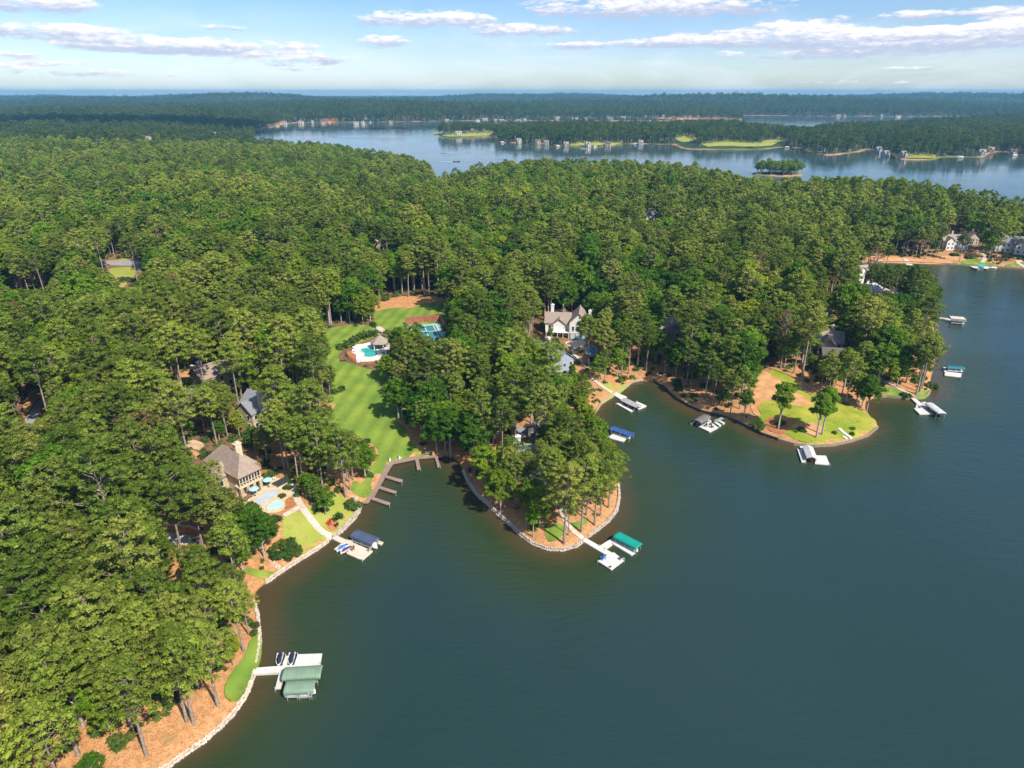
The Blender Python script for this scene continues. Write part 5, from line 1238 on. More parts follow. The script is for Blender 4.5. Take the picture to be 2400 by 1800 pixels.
# far right bank dock
deck_thing('dock', 'dock with bright turquoise canopy on the far right bank', [('deck', zz(vRB, [(1510,570),(1620,580),(1640,610),(1600,615)])), ('side_deck', zz(vRB, [(1690,575),(1760,590),(1740,610),(1690,600)]))])
canopy('boat lift under the bright turquoise canopy', vRB.z(1620, 560, 3.0), vRB.z(1700, 570, 3.0), 4.6, 'turq', z=2.4, rise=1.0, scallop=False)
boat('cabin_cruiser', 'long white cruiser moored beside the turquoise canopy', vRB.z(1750, 602, 0), R(-8), 9.5, 3.0, 'white', z=.0)
deck_thing('dock', 'tiny white dock behind the headland tip', [('deck', zz(vRB, [(680,540),(760,545),(770,565),(690,560)]))])
# boats under way on the far water
def wake(label, p, rz, L, Wd):
    o = thing('boat_wake', label, 'wake', (p[0], p[1], .03), rz); m = MB()
    m.add([(0, -.5, 0), (-L, -Wd, 0), (-L*.9, -Wd*.55, 0), (-L*.25, 0, .02), (-L*.9, Wd*.55, 0), (-L, Wd, 0), (0, .5, 0)], [(0, 1, 2, 3), (3, 4, 5, 6), (0, 3, 6)])
    m.build('foam', M['foam'], o)
vF = View(960, 230, 400, 1270.0)
for (a, b, rz, L, nm, lb, hm, wl) in [(350,473,R(-12),11,'pontoon_boat','dark pontoon boat running with a white wake just off the wooded headland','navy_paint',22),(255,408,R(170),10,'ski_boat','white speedboat crossing in mid-lake with foam behind','white',22),(55,380,R(0),0,'','','',0),(110,231,R(180),9,'fishing_boat','white fishing boat near the sandy tip of the middle island','white',10)]:
    if not L: continue
    q = vF.z(a, b, 0); boat(nm, lb, q, rz, L, L*.36, hm, z=0); wake('white foam wake behind the '+lb.split(' ', 1)[1].split(' with')[0][:60], (q[0]-math.cos(rz)*L*.5, q[1]-math.sin(rz)*L*.5), rz, wl, 4)
q = View(1360,230,400,1270.0).z(35, 380, 0); boat('tour_boat', 'long white boat just off the middle island shore', q, R(3), 16, 4.5, 'white', z=0)
for k, (a, b, lb) in enumerate([(490,231,'tiny dark boat far out on the upper left water'), (1075,231,'small dark boat off the far wooded shore'), (1215,198,'speck of a boat close under the far shore')]):
    q = View(560,230,400,1270.0).z(a, b, 0); boat('small_boat', lb, q, R(10), 9, 3.2, 'navy_paint', z=0, screen=False)

# ---------------------------------------------------------------- houses and docks along the far shores
FH = [(148,265,12,0),(166,266,9,1),(317,300,8,0),(327,298,6,2),(213,316,14,2),(422,297,9,2),(466,293,10,1),(494,280,8,1),(514,280,14,0),(614,262,7,0),(648,262,14,3),(675,263,7,1),(698,263,13,2),(769,261,15,3),(782,262,7,0),(844,262,12,2),
 (965,258,12,2),(1032,258,13,0),(1048,256,16,2),(1070,258,8,1),(1084,258,13,0),(1101,259,10,2),(1121,259,12,0),(1134,257,9,1),(1204,259,14,0),(1237,258,8,1),(1246,258,9,2),(1268,259,11,0),(1318,258,12,1),(1347,258,13,2),(1394,258,8,0),(1408,259,6,1),(1432,257,7,0),(1455,258,7,2),(1480,257,7,0),(1491,256,10,3),(1507,257,6,1),
 (991,291,17,0),(1021,288,8,2),(1122,305,7,0),(1163,309,16,2),(1180,308,9,1),(1223,312,5,1),(1272,313,14,0),(1312,312,17,2),(1384,309,9,0),(1811,250.5,11,0),(1825,250.5,9,2),(1941,250.5,16,3),(1905,250.5,5,0),(1917,338,16,1),(2141,325,12,2),(2190,334,14,0),(1900,330,8,1),(1955,340,6,2),(2122,336,8,1),
 (90,228,7,0),(105,227,5,2),(180,226,6,0),(790,255,7,1)]
FH.sort(key=lambda t: t[0])
wall_c = ['siding_pale','siding_grey','siding_tan','stucco']; roof_c = ['roof_grey','roof_tan','roof_brown','roof_dark']
side = {0: 'white', 1: 'grey', 2: 'tan', 3: 'cream'}
roofn = ['grey', 'tan', 'brown', 'dark']
def where_far(a, b):
    if b < 232: return 'on the hazy hills at far left'
    if a < 480 and b > 264: return 'in the woods left of the lake'
    if a < 560: return 'at the lake corner on the left'
    if a < 950 and b < 270: return 'along the upper left shore'
    if b > 285: return 'on the middle island shore' if a < 1700 else 'on the island shore at right'
    if a > 1700: return 'beyond the upper right channel'
    return 'in the far row behind the island'
cnt = {}
ords = ['first','second','third','fourth','fifth','sixth','seventh','eighth','ninth','tenth','eleventh','twelfth','thirteenth','fourteenth','fifteenth','sixteenth','seventeenth','eighteenth','nineteenth','twentieth','twenty-first','twenty-second','twenty-third']
def dist22(a, b): return at_z(a*K, b*K, 0)
for k, (a, b, wpx, ci) in enumerate(FH):
    if 950 < a < 1512 and 254 < b < 263: b -= 2.5
    q = dist22(a, b); zg = HZ(q[0], q[1]); q = at_z(a*K, b*K, min(max(zg, .6), 12)); zg = HZ(*q)
    s = wpx*K*math.hypot(q[1], 0)/FPX
    s = min(max(s*.7, 9), 24); dd = rnd.uniform(8, 11); h = rnd.uniform(4.6, 6.2)*(1.15 if s > 18 else 1)
    wh = where_far(a, b); cnt[wh] = cnt.get(wh, 0)+1
    lb = '%s house, %s roof, %s from left %s' % (side[ci], roofn[k % 4], ords[cnt[wh]-1], wh)
    o = house('distant_house', lb, (q[0], q[1], zg), R(rnd.uniform(-25, 25)), [(-s/2, s/2, 0, dd, h, 'gable', 4.2, 'x'), (-s*.3, s*.05, -3, 4, h-.3, 'gable', 3.4, 'y')], wall_c[ci], roof_c[k % 4], wins=False, group='houses on the distant shores', excl=False)
    for j in range(3):
        MB().box((-s*.35+j*s*.33, -.06 if j != 1 else -3.06, 1.8), (s*.13, .14, 2.4)).build('window', M['glass'], o)
    EXCL.append((q[0], q[1]+2, s*.6))
    OPENH.append([(m_*K, n_*K) for m_, n_ in ((a-wpx*.42, b-4 if b < 275 else b-7), (a+wpx*.42, b-4 if b < 275 else b-7), (a+wpx*.42, b+1), (a-wpx*.42, b+1))])
FD = [(487,285.5),(521,282),(600,273.8),(653,266.5),(712,265.5),(770,266),(800,265.2),(905,263.5),(1085,308.8),(1122,309.5),(1205,317.5),(1215,318.5),(1285,318.5),(1340,315),(1374,312),(1396,312),(1700,320),(1733,324),(1770,331),(1852,330),(1896,328),(1920,337),(2075,341.5),(2130,341.5),(2192,337),(1880,251.7),(1500,262)]
cnt2 = 0
proto = None
FD = FD[::2]
for k, (a, b) in enumerate(FD):
    q = dist22(a, b)
    lb = 'small white boathouse, %s from the left among the far docks' % (ords[k] if k < len(ords) else ['twenty-fourth','twenty-fifth','twenty-sixth','twenty-seventh'][k-23])
    if proto is None:
        o = thing('far_dock', lb, 'dock', (q[0], q[1], 0), R(20), 'small docks on the distant shores')
        MB().box((0, 0, .35), (9, 4, .5)).build('deck', M['deck_white'], o)
        roof_mesh('gable', (-3.2, 3.2, -1, 2), 2.2, .6, .2, 'x').build('roof', M['white'], o)
        for x in (-4, 4):
            for y in (-.8, 2.8): MB().tube((x*.75, y*.7, -1), (x*.75, y*.7, 2.3), .12, n=5).build('post', M['white'], o)
        proto = o
    else:
        o = proto.copy(); C.objects.link(o); o['label'] = lb; o.location = (q[0], q[1], 0); o.rotation_euler.z = R(rnd.uniform(-40, 40))
        for ch in proto.children: c = ch.copy(); C.objects.link(c); c.parent = o

# ---------------------------------------------------------------- stone sea walls and rip-rap
def stones(name, label, pts, wd, size, mt='stone', cat='sea wall', dens=1.0, zlo=-.1, zhi=.9):
    base = (pts[0][0], pts[0][1], 0); rg = np.random.default_rng(len(pts)*31+int(abs(pts[0][0])*7))
    q = resample([(p[0], p[1]) for p in pts], size*.55/dens, closed=False)
    V = []; F = []
    cube = np.array([(-1,-1,-1),(1,-1,-1),(1,1,-1),(-1,1,-1),(-1,-1,1),(1,-1,1),(1,1,1),(-1,1,1)])*.5
    fs = [(0,3,2,1),(4,5,6,7),(0,1,5,4),(1,2,6,5),(2,3,7,6),(3,0,4,7)]
    rows = max(2, int(round(wd/(size*.6))))
    for i in range(len(q)-1):
        d = Vector((q[i+1][0]-q[i][0], q[i+1][1]-q[i][1])); d = d.normalized() if d.length > 1e-6 else Vector((1, 0)); n = Vector((-d.y, d.x))
        for r_ in range(rows):
            t = (r_+.5)/rows-.5; off = t*wd + rg.normal()*size*.12
            c = np.array([q[i][0]+n.x*off-base[0]+rg.normal()*size*.1, q[i][1]+n.y*off-base[1]+rg.normal()*size*.1, zlo+(zhi-zlo)*(t+.5)+rg.normal()*.06])
            a = rg.uniform(0, 3.14); ca, sa = math.cos(a), math.sin(a); sc_ = size*rg.uniform(.65, 1.25, 3)*np.array([1, .85, .75])
            v = (cube+rg.normal(size=(8, 3))*.09)*sc_; v = np.stack([v[:, 0]*ca-v[:, 1]*sa, v[:, 0]*sa+v[:, 1]*ca, v[:, 2]], 1)+c
            o_ = len(V); V += v.tolist(); F += [tuple(k+o_ for k in f) for f in fs]
    o = thing(name, label, cat, base)
    me = bpy.data.meshes.new('stones'); me.from_pydata(V, [], F); me.update(); me.materials.append(M[mt])
    ob = link('stones', me, o); ob['kind'] = 'stuff'
    return o
def landside(pts): return pts   # listed so that land lies on the left hand
sw1 = P22([(300,1700),(330,1678),(363,1659),(400,1632),(440,1605),(475,1575),(505,1545),(535,1500),(549,1460),(553,1452)]); sw1b = P22([(556,1435),(562,1395),(561,1365),(557,1330),(550,1300)])
stones('sea_wall', 'pale rock sea wall curving along the lower straw bank', sw1, .45, .36)
stones('sea_wall', 'pale rock sea wall above the sage green canopy dock', sw1b, .45, .36)
stones('sea_wall', 'pale rock sea wall below the straw slope and round shrubs', P22([(575,1260),(600,1243),(630,1222),(655,1207)]), .6, .4)
stones('sea_wall', 'pale rock sea wall along the dry lawn left of the cream dock', P22([(655,1207),(690,1185),(710,1170)]), .5, .4)
stones('sea_wall', 'pale rock sea wall curving right of the cream dock', P22([(722,1162),(745,1142),(766,1120),(775,1105),(779,1090)]), .75, .42)
stones('sea_wall', 'grey shaded rock wall on the west side of the centre peninsula', P22([(1000,1018),(1012,1045),(1030,1070),(1055,1092),(1075,1112),(1100,1133),(1125,1157)]), .5, .38)
stones('sea_wall', 'sunlit rock wall round the tip of the centre peninsula', P22([(1125,1157),(1150,1176),(1180,1188),(1215,1190),(1245,1182),(1262,1170)]), .5, .38)
stones('sea_wall', 'pale rock wall on the east side of the centre peninsula', P22([(1272,1160),(1290,1147),(1315,1127),(1332,1105),(1338,1075),(1336,1045)]), .5, .38)
stones('rock_border', 'rubble rock border between the fairway and the stone house lawn', vLW.gs([(490,1200),(560,1270),(680,1370),(850,1440)]), 1.6, .45, zlo=1.0, zhi=1.4, cat='rock border')
stones('rock_border', 'rock edging beside the round shrubs by the shore', vLB.gs([(400,1200),(480,1270),(560,1330),(620,1370)]), .8, .4, zlo=.9, zhi=1.3, cat='rock border')
stones('rock_border', 'pale rocks at the garden end of the curved path', vLB.gs([(570,540),(600,600),(640,650)]), 1.6, .6, zlo=2.2, zhi=2.6, cat='rock border')
def wall_line(name, label, pts, h, mt, wd=.3, z0=-.8):
    base = (pts[0][0], pts[0][1], 0); o = thing(name, label, 'sea wall', base)
    for i in range(len(pts)-1):
        a = Vector((pts[i][0]-base[0], pts[i][1]-base[1])); b = Vector((pts[i+1][0]-base[0], pts[i+1][1]-base[1])); d = b-a; c = (a+b)/2
        MB().box((c.x, c.y, (z0+h)/2), (d.length+.1, wd+.004*(i % 2), h-z0+.004*(i % 3)), rz=math.atan2(d.y, d.x)).build('wall_section', M[mt], o)
    return o
wall_line('bulkhead', 'pale timber bulkhead round the grass at the middle cove', P22([(1288,890),(1300,872),(1320,858),(1345,840),(1368,826),(1388,822)]), .95, 'seat_tan')
wall_line('bulkhead', 'dark timber bulkhead along the shaded wooded shore', P22([(1412,826),(1430,836),(1446,850),(1462,864),(1490,880),(1515,891),(1545,898),(1575,906),(1610,922),(1645,940),(1680,952)]), .95, 'dark')
wall_line('bulkhead', 'low tan bulkhead along the front of the grassy point', P22([(1680,952),(1715,962),(1760,966),(1800,964),(1840,955),(1875,943),(1896,925)]), .8, 'wood')
wall_line('bulkhead', 'thin bulkhead round the lawn of the small right cove', P22([(1890,860),(1915,858),(1940,861),(1975,863),(2000,857),(2010,846)]), .9, 'wood')
wall_line('bulkhead', 'long low bulkhead under the far right bank', P22([(1862,568),(1900,567),(1950,567),(2000,569),(2070,572),(2140,577),(2212,581)]), .9, 'wood')
# ---------------------------------------------------------------- trees: shapes
_t = (1+5**.5)/2
ICO_V = np.array([(-1,_t,0),(1,_t,0),(-1,-_t,0),(1,-_t,0),(0,-1,_t),(0,1,_t),(0,-1,-_t),(0,1,-_t),(_t,0,-1),(_t,0,1),(-_t,0,-1),(-_t,0,1)])/math.hypot(1, _t)
ICO_F = np.array([(0,11,5),(0,5,1),(0,1,7),(0,7,10),(0,10,11),(1,5,9),(5,11,4),(11,10,2),(10,7,6),(7,1,8),(3,9,4),(3,4,2),(3,2,6),(3,6,8),(3,8,9),(4,9,5),(2,4,11),(6,2,10),(8,6,7),(9,8,1)])
def tufts(cen, rad, flat, nl, ls, rg, core=.6, needle=False):
    """clusters of small leaf faces round given centres, each with a ragged heart"""
    V = []; F = []; T = []; o = 0
    for c, r in zip(cen, rad):
        tone = rg.uniform(0, 1)
        if core:
            v = ICO_V*(1+rg.uniform(-.28, .28, (12, 1)))*r*core; v[:, 2] *= flat; v = v+c
            V.append(v); F.append(ICO_F+o); T.append(np.full(12, tone*.8+.1)); o += 12
        if nl:
            d = rg.normal(size=(nl, 3)); d[:, 2] = np.abs(d[:, 2])*1.0-.35*np.abs(rg.normal(size=nl)); d /= np.linalg.norm(d, axis=1)[:, None]
            p = d*r*rg.uniform(.55, 1.12, (nl, 1)); p[:, 2] *= flat; p = p+c
            n = d+rg.normal(size=(nl, 3))*.55; n[:, 2] += .35; n /= np.linalg.norm(n, axis=1)[:, None]
            a = np.cross(n, rg.normal(size=(nl, 3))); a /= np.linalg.norm(a, axis=1)[:, None]; b = np.cross(n, a)
            s = ls*rg.uniform(.65, 1.35, (nl, 1)); k = .55 if needle else .85
            q = np.stack([p-a*s*.5, p-b*s*.5*k, p+a*s*.6, p+b*s*.5*k], 1).reshape(-1, 3)
            V.append(q); i = np.arange(nl)*4+o
            F.append(np.stack([i, i+1, i+2], 1)); F.append(np.stack([i, i+2, i+3], 1))
            T.append(np.repeat(np.clip(tone+rg.normal(size=nl)*.18, 0, 1), 4)); o += nl*4
    return np.concatenate(V), np.concatenate(F), np.concatenate(T)
def limb(p0, p1, r0, r1, n=5):
    p0 = np.array(p0, float); p1 = np.array(p1, float); d = p1-p0; d /= np.linalg.norm(d)+1e-9
    u = np.cross(d, (0.3, .9, .1)); u /= np.linalg.norm(u); w_ = np.cross(d, u); t = np.linspace(0, 2*math.pi, n+1)[:-1]
    ring = np.cos(t)[:, None]*u+np.sin(t)[:, None]*w_
    V = np.concatenate([p0+ring*r0, p1+ring*r1]); F = []
    for i in range(n): j = (i+1) % n; F += [(i, j, j+n), (i, j+n, i+n)]
    return V, np.array(F)
def join(parts):
    V = []; F = []; o = 0
    for v, f in parts: V.append(v); F.append(f+o); o += len(v)
    return np.concatenate(V), np.concatenate(F)
def pine_geo(seed, lod=0, high=False, dead=False):
    rg = np.random.default_rng(seed); H = 22.0*rg.uniform(.93, 1.07); cb = H*(.60 if high else rg.uniform(.44, .54)); Rc = rg.uniform(4.2, 5.5)*(.85 if high else 1)
    lean = rg.normal(size=2)*.5
    npf = [135, 52, 18][lod]; nl = [42, 20, 7][lod]; ls = [.38, .66, 1.3][lod]; pr = [(.58, 1.08), (.95, 1.6), (1.7, 2.6)][lod]
    if dead: npf //= 3; nl //= 2
    ph = rg.uniform(0, 6.28, 4); cen = []; rad = []; limbs = []
    def axis(z): k = z/H; return np.array([lean[0]*k*k*1.5, lean[1]*k*k*1.5, z])
    for i in range(npf):
        t = (i+rg.uniform(0, 1))/npf; t = t**.85
        az_ = rg.uniform(0, 6.28)
        Rr = Rc*(1-t**2.3)**.55*(.62+.38*min(1, (t+.05)/.3))*(1+.22*math.sin(2*az_+ph[0]+t*5)+.14*math.sin(3*az_+ph[1]-t*7))
        rr = Rr*math.sqrt(rg.uniform(.12, 1.0)); z = cb+t*(H-cb-.6)
        a = axis(z); c = a+np.array([rr*math.cos(az_), rr*math.sin(az_), rr*.16+rg.normal()*.25])
        cen.append(c); rad.append(rg.uniform(*pr)*(1-.25*t))
        if lod == 0 and (i % 3 == 0 or dead): limbs.append(limb(axis(z-.9-rr*.18), c, .09, .03, 3))
    tr = []
    zsn = [0, H*.3, H*.6, H*.96] if lod < 2 else [0, H*.8]
    for k in range(len(zsn)-1):
        r0 = .30*(1-.82*zsn[k]/H)+(.06 if k == 0 else 0); r1 = .30*(1-.82*zsn[k+1]/H)
        tr.append(limb(axis(zsn[k]), axis(zsn[k+1]), r0, r1, 6 if lod == 0 else 4))
    if lod == 0:
        for k in range(5):
            z = cb*rg.uniform(.55, .98); a_ = rg.uniform(0, 6.28); L = rg.uniform(.6, 2.0); tr.append(limb(axis(z), axis(z)+np.array([L*math.cos(a_), L*math.sin(a_), .2]), .06, .02, 3))
    return join(tr+limbs), tufts(cen, rad, .62, nl, ls, rg, .52 if not dead else 0, True), H, Rc, cb
def broad_geo(seed, lod=0, slim=False, dead=False):
    rg = np.random.default_rng(seed+500); H = 18.0*rg.uniform(.92, 1.08); cb = H*(rg.uniform(.22, .32) if not slim else .42); Rc = rg.uniform(4.9, 6.3)*(.62 if slim else 1)
    nb = [9, 8, 5][lod]; npb = [22, 8, 4][lod]; nl = [38, 18, 7][lod]; ls = [.40, .72, 1.4][lod]
    cen = []; rad = []; limbs = []; Hc = (H-cb)
    for i in range(nb):
        t = (i+.5)/nb; az_ = i*2.4+rg.uniform(-.5, .5)
        Rr = Rc*math.sqrt(max(.05, 1-(2*t-.85)**2*.85))*.58; z = cb+Hc*(.14+.70*t)
        bc = np.array([Rr*math.cos(az_)*(1 if t < .9 else .3), Rr*math.sin(az_)*(1 if t < .9 else .3), z]); br = Rc*rg.uniform(.42, .58)
        if lod < 2: limbs.append(limb((0, 0, z*.62), bc, .16, .05, 4 if lod == 0 else 3))
        for j in range(npb):
            d = rg.normal(size=3); d[2] = abs(d[2])*.9-.3; d /= np.linalg.norm(d)
            cen.append(bc+d*br*np.array([1, 1, .8])*rg.uniform(.55, 1.0)); rad.append(rg.uniform(.66, 1.12)*[1, 1.45, 2.2][lod]*(.8 if slim else 1))
    tr = [limb((0, 0, 0), (0, 0, H*.45), .34, .24, 6 if lod == 0 else 4), limb((0, 0, H*.45), (0, 0, H*.85), .24, .06, 5 if lod == 0 else 3)]
    if dead: return join(tr+limbs), tufts(cen[::2], [r*.8 for r in rad[::2]], .8, nl//3, ls, rg, 0), H, Rc, cb
    return join(tr+limbs), tufts(cen, rad, .82, nl, ls, rg, .5), H, Rc, cb

HI = {}; VARS = []          # VARS: (kind, lod, H, Rc, cb, joined object)
lib = bpy.data.collections.new('tree_shapes')
def add_var(kind, seed, lod, **kw):
    (tv, tf), (cv, cf, ct), H, Rc, cb = (pine_geo if kind == 'pine' else broad_geo)(seed, lod, **kw)
    leaf = M['pine'] if kind == 'pine' else M['leaf']; bark = M['bark'] if kind == 'pine' else M['bark2']
    if lod == 2: leaf = M['pine_far_shaded'] if kind == 'pine' else M['leaf_far_shaded']
    if kw.get('dead'): leaf = M['dry']
    V = np.concatenate([tv, cv]); F = np.concatenate([tf, cf+len(tv)]); mi = np.concatenate([np.zeros(len(tf)), np.ones(len(cf))])
    me = mesh_np('%s_shape' % kind, V, F, [bark, leaf], mi, {'tone': np.concatenate([np.full(len(tv), .5), ct])})
    ob = bpy.data.objects.new('tree_shape_%02d' % len(VARS), me); lib.objects.link(ob)
    d = dict(kind=kind, lod=lod, H=H, Rc=Rc, cb=cb, ob=ob, kw=kw)
    if lod == 0:
        d['trunk'] = mesh_np('trunk', tv, tf, bark); d['crown'] = mesh_np('crown', cv, cf, leaf, None, {'tone': ct})
    VARS.append(d)
for s in range(5): add_var('pine', s, 0)
for s in range(5, 8): add_var('pine', s, 0, high=True)
for s in range(6): add_var('broad', s, 0)
for s in range(6, 8): add_var('broad', s, 0, slim=True)
add_var('pine', 20, 0, dead=True); add_var('broad', 21, 0, dead=True)
for s in range(30, 35): add_var('pine', s, 1)
for s in range(30, 35): add_var('broad', s, 1)
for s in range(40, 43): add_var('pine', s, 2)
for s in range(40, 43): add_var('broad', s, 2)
add_var('broad', 50, 1, dead=True)
def vidx(kind, lod, f=lambda kw: not kw): return [i for i, v in enumerate(VARS) if v['kind'] == kind and v['lod'] == lod and f(v['kw'])]
PI0, PIH, BR0, BRS = vidx('pine', 0), vidx('pine', 0, lambda k: k.get('high')), vidx('broad', 0), vidx('broad', 0, lambda k: k.get('slim'))
PI1, BR1, PI2, BR2 = vidx('pine', 1), vidx('broad', 1), vidx('pine', 2), vidx('broad', 2)
DP, DB, DB1 = vidx('pine', 0, lambda k: k.get('dead')), vidx('broad', 0, lambda k: k.get('dead')), vidx('broad', 1, lambda k: k.get('dead'))
vH = np.array([v['H'] for v in VARS]); vR = np.array([v['Rc'] for v in VARS]); vCB = np.array([v['cb'] for v in VARS])

# ---------------------------------------------------------------- trees: where they stand
TR = []       # x, y, z, variant, scale, rot, fixed
rt = random.Random(11)
def put(v, a, b, vi, H, dz=0):
    q = v.g(a, b); k = rt.choice(vi); TR.append((q[0], q[1], q[2]-.1, k, H/vH[k], rt.uniform(0, 6.28), 1))
for a, b, H in ((1413,1255,19),(1255,1367,20),(1212,1360,21),(950,1580,20),(925,1490,19),(1612,795,13),(1580,900,17),(975,768,21),(640,672,23),(1412,845,20)): put(vBL, a, b, PI0, H)
for a, b, H in ((1150,1530,23),(1360,1382,22),(1522,1300,19),(932,1190,20),(1285,1000,20)): put(vCP, a, b, PI0, H)
put(vCP, 1205, 1425, PIH, 11)
for a, b, H in ((1755,860,12.5),(1700,985,13)): put(vCP, a, b, PI0, H)
put(vCP, 775, 1440, BRS, 9); put(vCP, 760, 1180, BR0, 11); put(vCP, 380, 1120, BR0, 13); put(vCP, 240, 900, BR0, 14)
for a, b, H in ((450,950,17),(700,1150,16),(785,1145,14)): put(vLW, a, b, PI0, H)
put(vLW, 960, 1110, BR0, 11); put(vLW, 1010, 1050, BR0, 9); put(vLW, 215, 455, BRS, 7); put(vLW, 1440, 275, BR0, 15); put(vLW, 1990, 760, BR0, 15); put(vLW, 2110, 700, BR0, 17)
put(vLB, 1300, 560, BR0, 8.5); put(vLB, 1120, 330, BR0, 8); put(vLB, 380, 1180, BR0, 12); put(vLB, 130, 1080, BR0, 13)
for a, b, k, H in ((370,1000,BRS,17),(765,1088,BRS,16),(825,1058,BRS,17),(1520,612,BRS,11),(1800,640,PIH,23),(1835,612,PIH,23),(1055,565,BRS,15),(1285,820,BR0,14),(1240,760,BR0,12),(1180,720,BR0,11),(10,915,BRS,12),(960,560,BR0,11)): put(vPT, a, b, k, H)
for a, b, H in ((1478,650,22),(1568,695,20)): put(vHS, a, b, PIH, H)
for a, b, H in ((1560,1640,19),(1905,1640,20),(2055,1630,22),(1195,1480,21),(1090,1400,20),(1750,1010,24),(375,560,21),(1450,1380,18)): put(vHW, a, b, PIH, H)
for a, b, H in ((870,252,22),(1405,125,23),(2110,440,17)): put(vPO, a, b, PIH, H)
put(vPO, 1560, 900, PI0, 7.5); put(vPO, 1380, 960, PI0, 8); put(vPO, 700, 590, BR0, 16); put(vPO, 560, 630, BR0, 14); put(vPO, 1250, 1300, BR0, 14); put(vPO, 1500, 1350, BR0, 15)
for a, b in ((30,528),(135,530),(195,540),(310,528),(342,545),(455,518),(570,495),(608,392),(740,366),(775,352),(895,352),(975,348),(1025,350),(1210,330),(1400,400),(1640,235),(1770,235),(1850,180)): put(vLF, a, b, PIH, rt.uniform(20, 24))
put(vLF, 725, 1450, PIH, 23)
for a, b in ((400,450),(530,440),(670,440),(755,450),(800,480),(860,440),(930,485),(1090,420),(290,400),(1370,520)): put(vRB, a, b, PIH, rt.uniform(17, 22))
put(vRB, 230, 740, DB, 20)
put(vDF, 1440, 185, PIH, 18); put(vDF, 1860, 490, PIH, 16); put(vDF, 1755, 360, PIH, 18); put(vDF, 2150, 640, PIH, 15)

for a, b, vi_, H in ((455,396,DP+DB,19),(464,408,DP+DB,17),(456,410,DB,15),(780,530,DB,17),(1003,548,DP,18),(1462,500,DB,17),(405,440,DB,14),(418,441,DB,14),(428,440,DB,15),(396,442,DB,13),(1905,690,DB,16),(212,358,DB,17)): put(vM, a, b, vi_, H)
vK = View(703, 586, 799, 1268.0)
for a, b, H in ((380,628,14),(430,650,12),(560,772,17),(645,800,17),(705,745,16),(500,700,13),(600,705,16),(55,745,13),(20,700,12),(470,560,15),(330,490,11)): put(vK, a, b, BR0, H)
for a, b, H in ((560,1060,15),(700,1000,15),(880,950,16),(1050,1120,17),(1420,1180,17),(1590,1190,16),(1690,1090,17),(1250,1120,16),(1480,1000,17),(1340,880,18),(1130,880,17),(980,800,17),(1500,830,18),(560,880,16)): put(vCP, a, b, PI0, H)
for a, b, H in ((75,600,17),(30,560,20),(90,560,16)): put(vK, a, b, PI0, H)
def field(x, y): return math.sin(x*.021+1)+math.sin(y*.017+2.2)+.8*math.sin((x+y)*.037)+.6*math.sin((x-y)*.011+1)
rg = np.random.default_rng(3)
cx_, cy_, lv_, sp_ = [], [], [], []
for (ya, yb, s, lod) in ((48, 230, 5.0, 0), (230, 400, 5.4, 0), (400, 1120, 6.8, 1), (1120, 2300, 9.5, 2), (2300, 4000, 14.5, 2), (4000, 9000, 38.0, 2), (9000, 15000, 90.0, 2)):
    gy = np.arange(ya, yb, s)
    for y in gy:
        wdt = y*.80+70; gx = np.arange(-wdt, wdt, s); n = len(gx)
        cx_.append(gx+rg.uniform(-.48, .48, n)*s); cy_.append(np.full(n, y)+rg.uniform(-.48, .48, n)*s); lv_.append(np.full(n, lod)); sp_.append(np.full(n, s))
X = np.concatenate(cx_); Y = np.concatenate(cy_); LV = np.concatenate(lv_); SPC = np.concatenate(sp_)
D = land(X, Y)
k = D > np.where(Y < 900, 2.2, 1.6)
X, Y, LV, SPC, D = X[k], Y[k], LV[k], SPC[k], D[k]
for ex, ey, er in EXCL:
    k = (X-ex)**2+(Y-ey)**2 > (er+1.5)**2; X, Y, LV, SPC, D = X[k], Y[k], LV[k], SPC[k], D[k]
for t in TR:
    k = (X-t[0])**2+(Y-t[1])**2 > 3.2**2; X, Y, LV, SPC, D = X[k], Y[k], LV[k], SPC[k], D[k]
Z = height(X, Y, D)
n = len(X)
fl = np.sin(X*.021+1)+np.sin(Y*.017+2.2)+.8*np.sin((X+Y)*.037)+.6*np.sin((X-Y)*.011+1)
pp = np.clip(.52-.13*fl+.55*((1-ss(-90, -20, X))*(1-ss(120, 190, Y))), .12, .93)
pine = rg.uniform(0, 1, n) < pp
under = (rg.uniform(0, 1, n) < .20) & (LV == 0)
VI = np.zeros(n, int); SCL = np.zeros(n)
def pick(mask, lst): VI[mask] = np.array(lst)[rg.integers(0, len(lst), mask.sum())]
hi = rg.uniform(0, 1, n)
pick((LV == 0) & pine & (hi < .7), PI0); pick((LV == 0) & pine & (hi >= .7), PIH); pick((LV == 0) & ~pine & (hi < .82), BR0); pick((LV == 0) & ~pine & (hi >= .82), BRS)
pick(under, BR0)
pick((LV == 0) & (hi > .993), DP+DB); pick((LV == 1) & pine, PI1); pick((LV == 1) & ~pine, BR1); pick((LV == 1) & (hi > .9965), DB1); pick((LV == 2) & pine, PI2); pick((LV == 2) & ~pine, BR2)
SCL = np.clip(rg.normal(1.0, .19, n), .55, 1.45)
SCL[under] *= .5
SCL *= np.where(SPC > 80, 5.5, np.where(SPC > 30, 2.6, np.where(SPC > 12, 1.5, np.where(SPC > 9, 1.15, 1.0))))
SCL *= np.where((Y < 900) & (D < 14), .86, 1.0)
zs_ = np.where(SPC > 80, .16, np.where(SPC > 30, .45, np.where(SPC > 9, .8, 1.0)))          # far clumps stay as low as the woods
HT = vH[VI]*SCL*zs_; RC = vR[VI]*SCL; CBH = vCB[VI]*SCL*zs_
def projv(x, y, z):
    dz = z-CH; dep = y*CP-dz*SP; up = y*SP+dz*CP
    return 1200+FPX*x/dep, 900-FPX*up/dep, dep
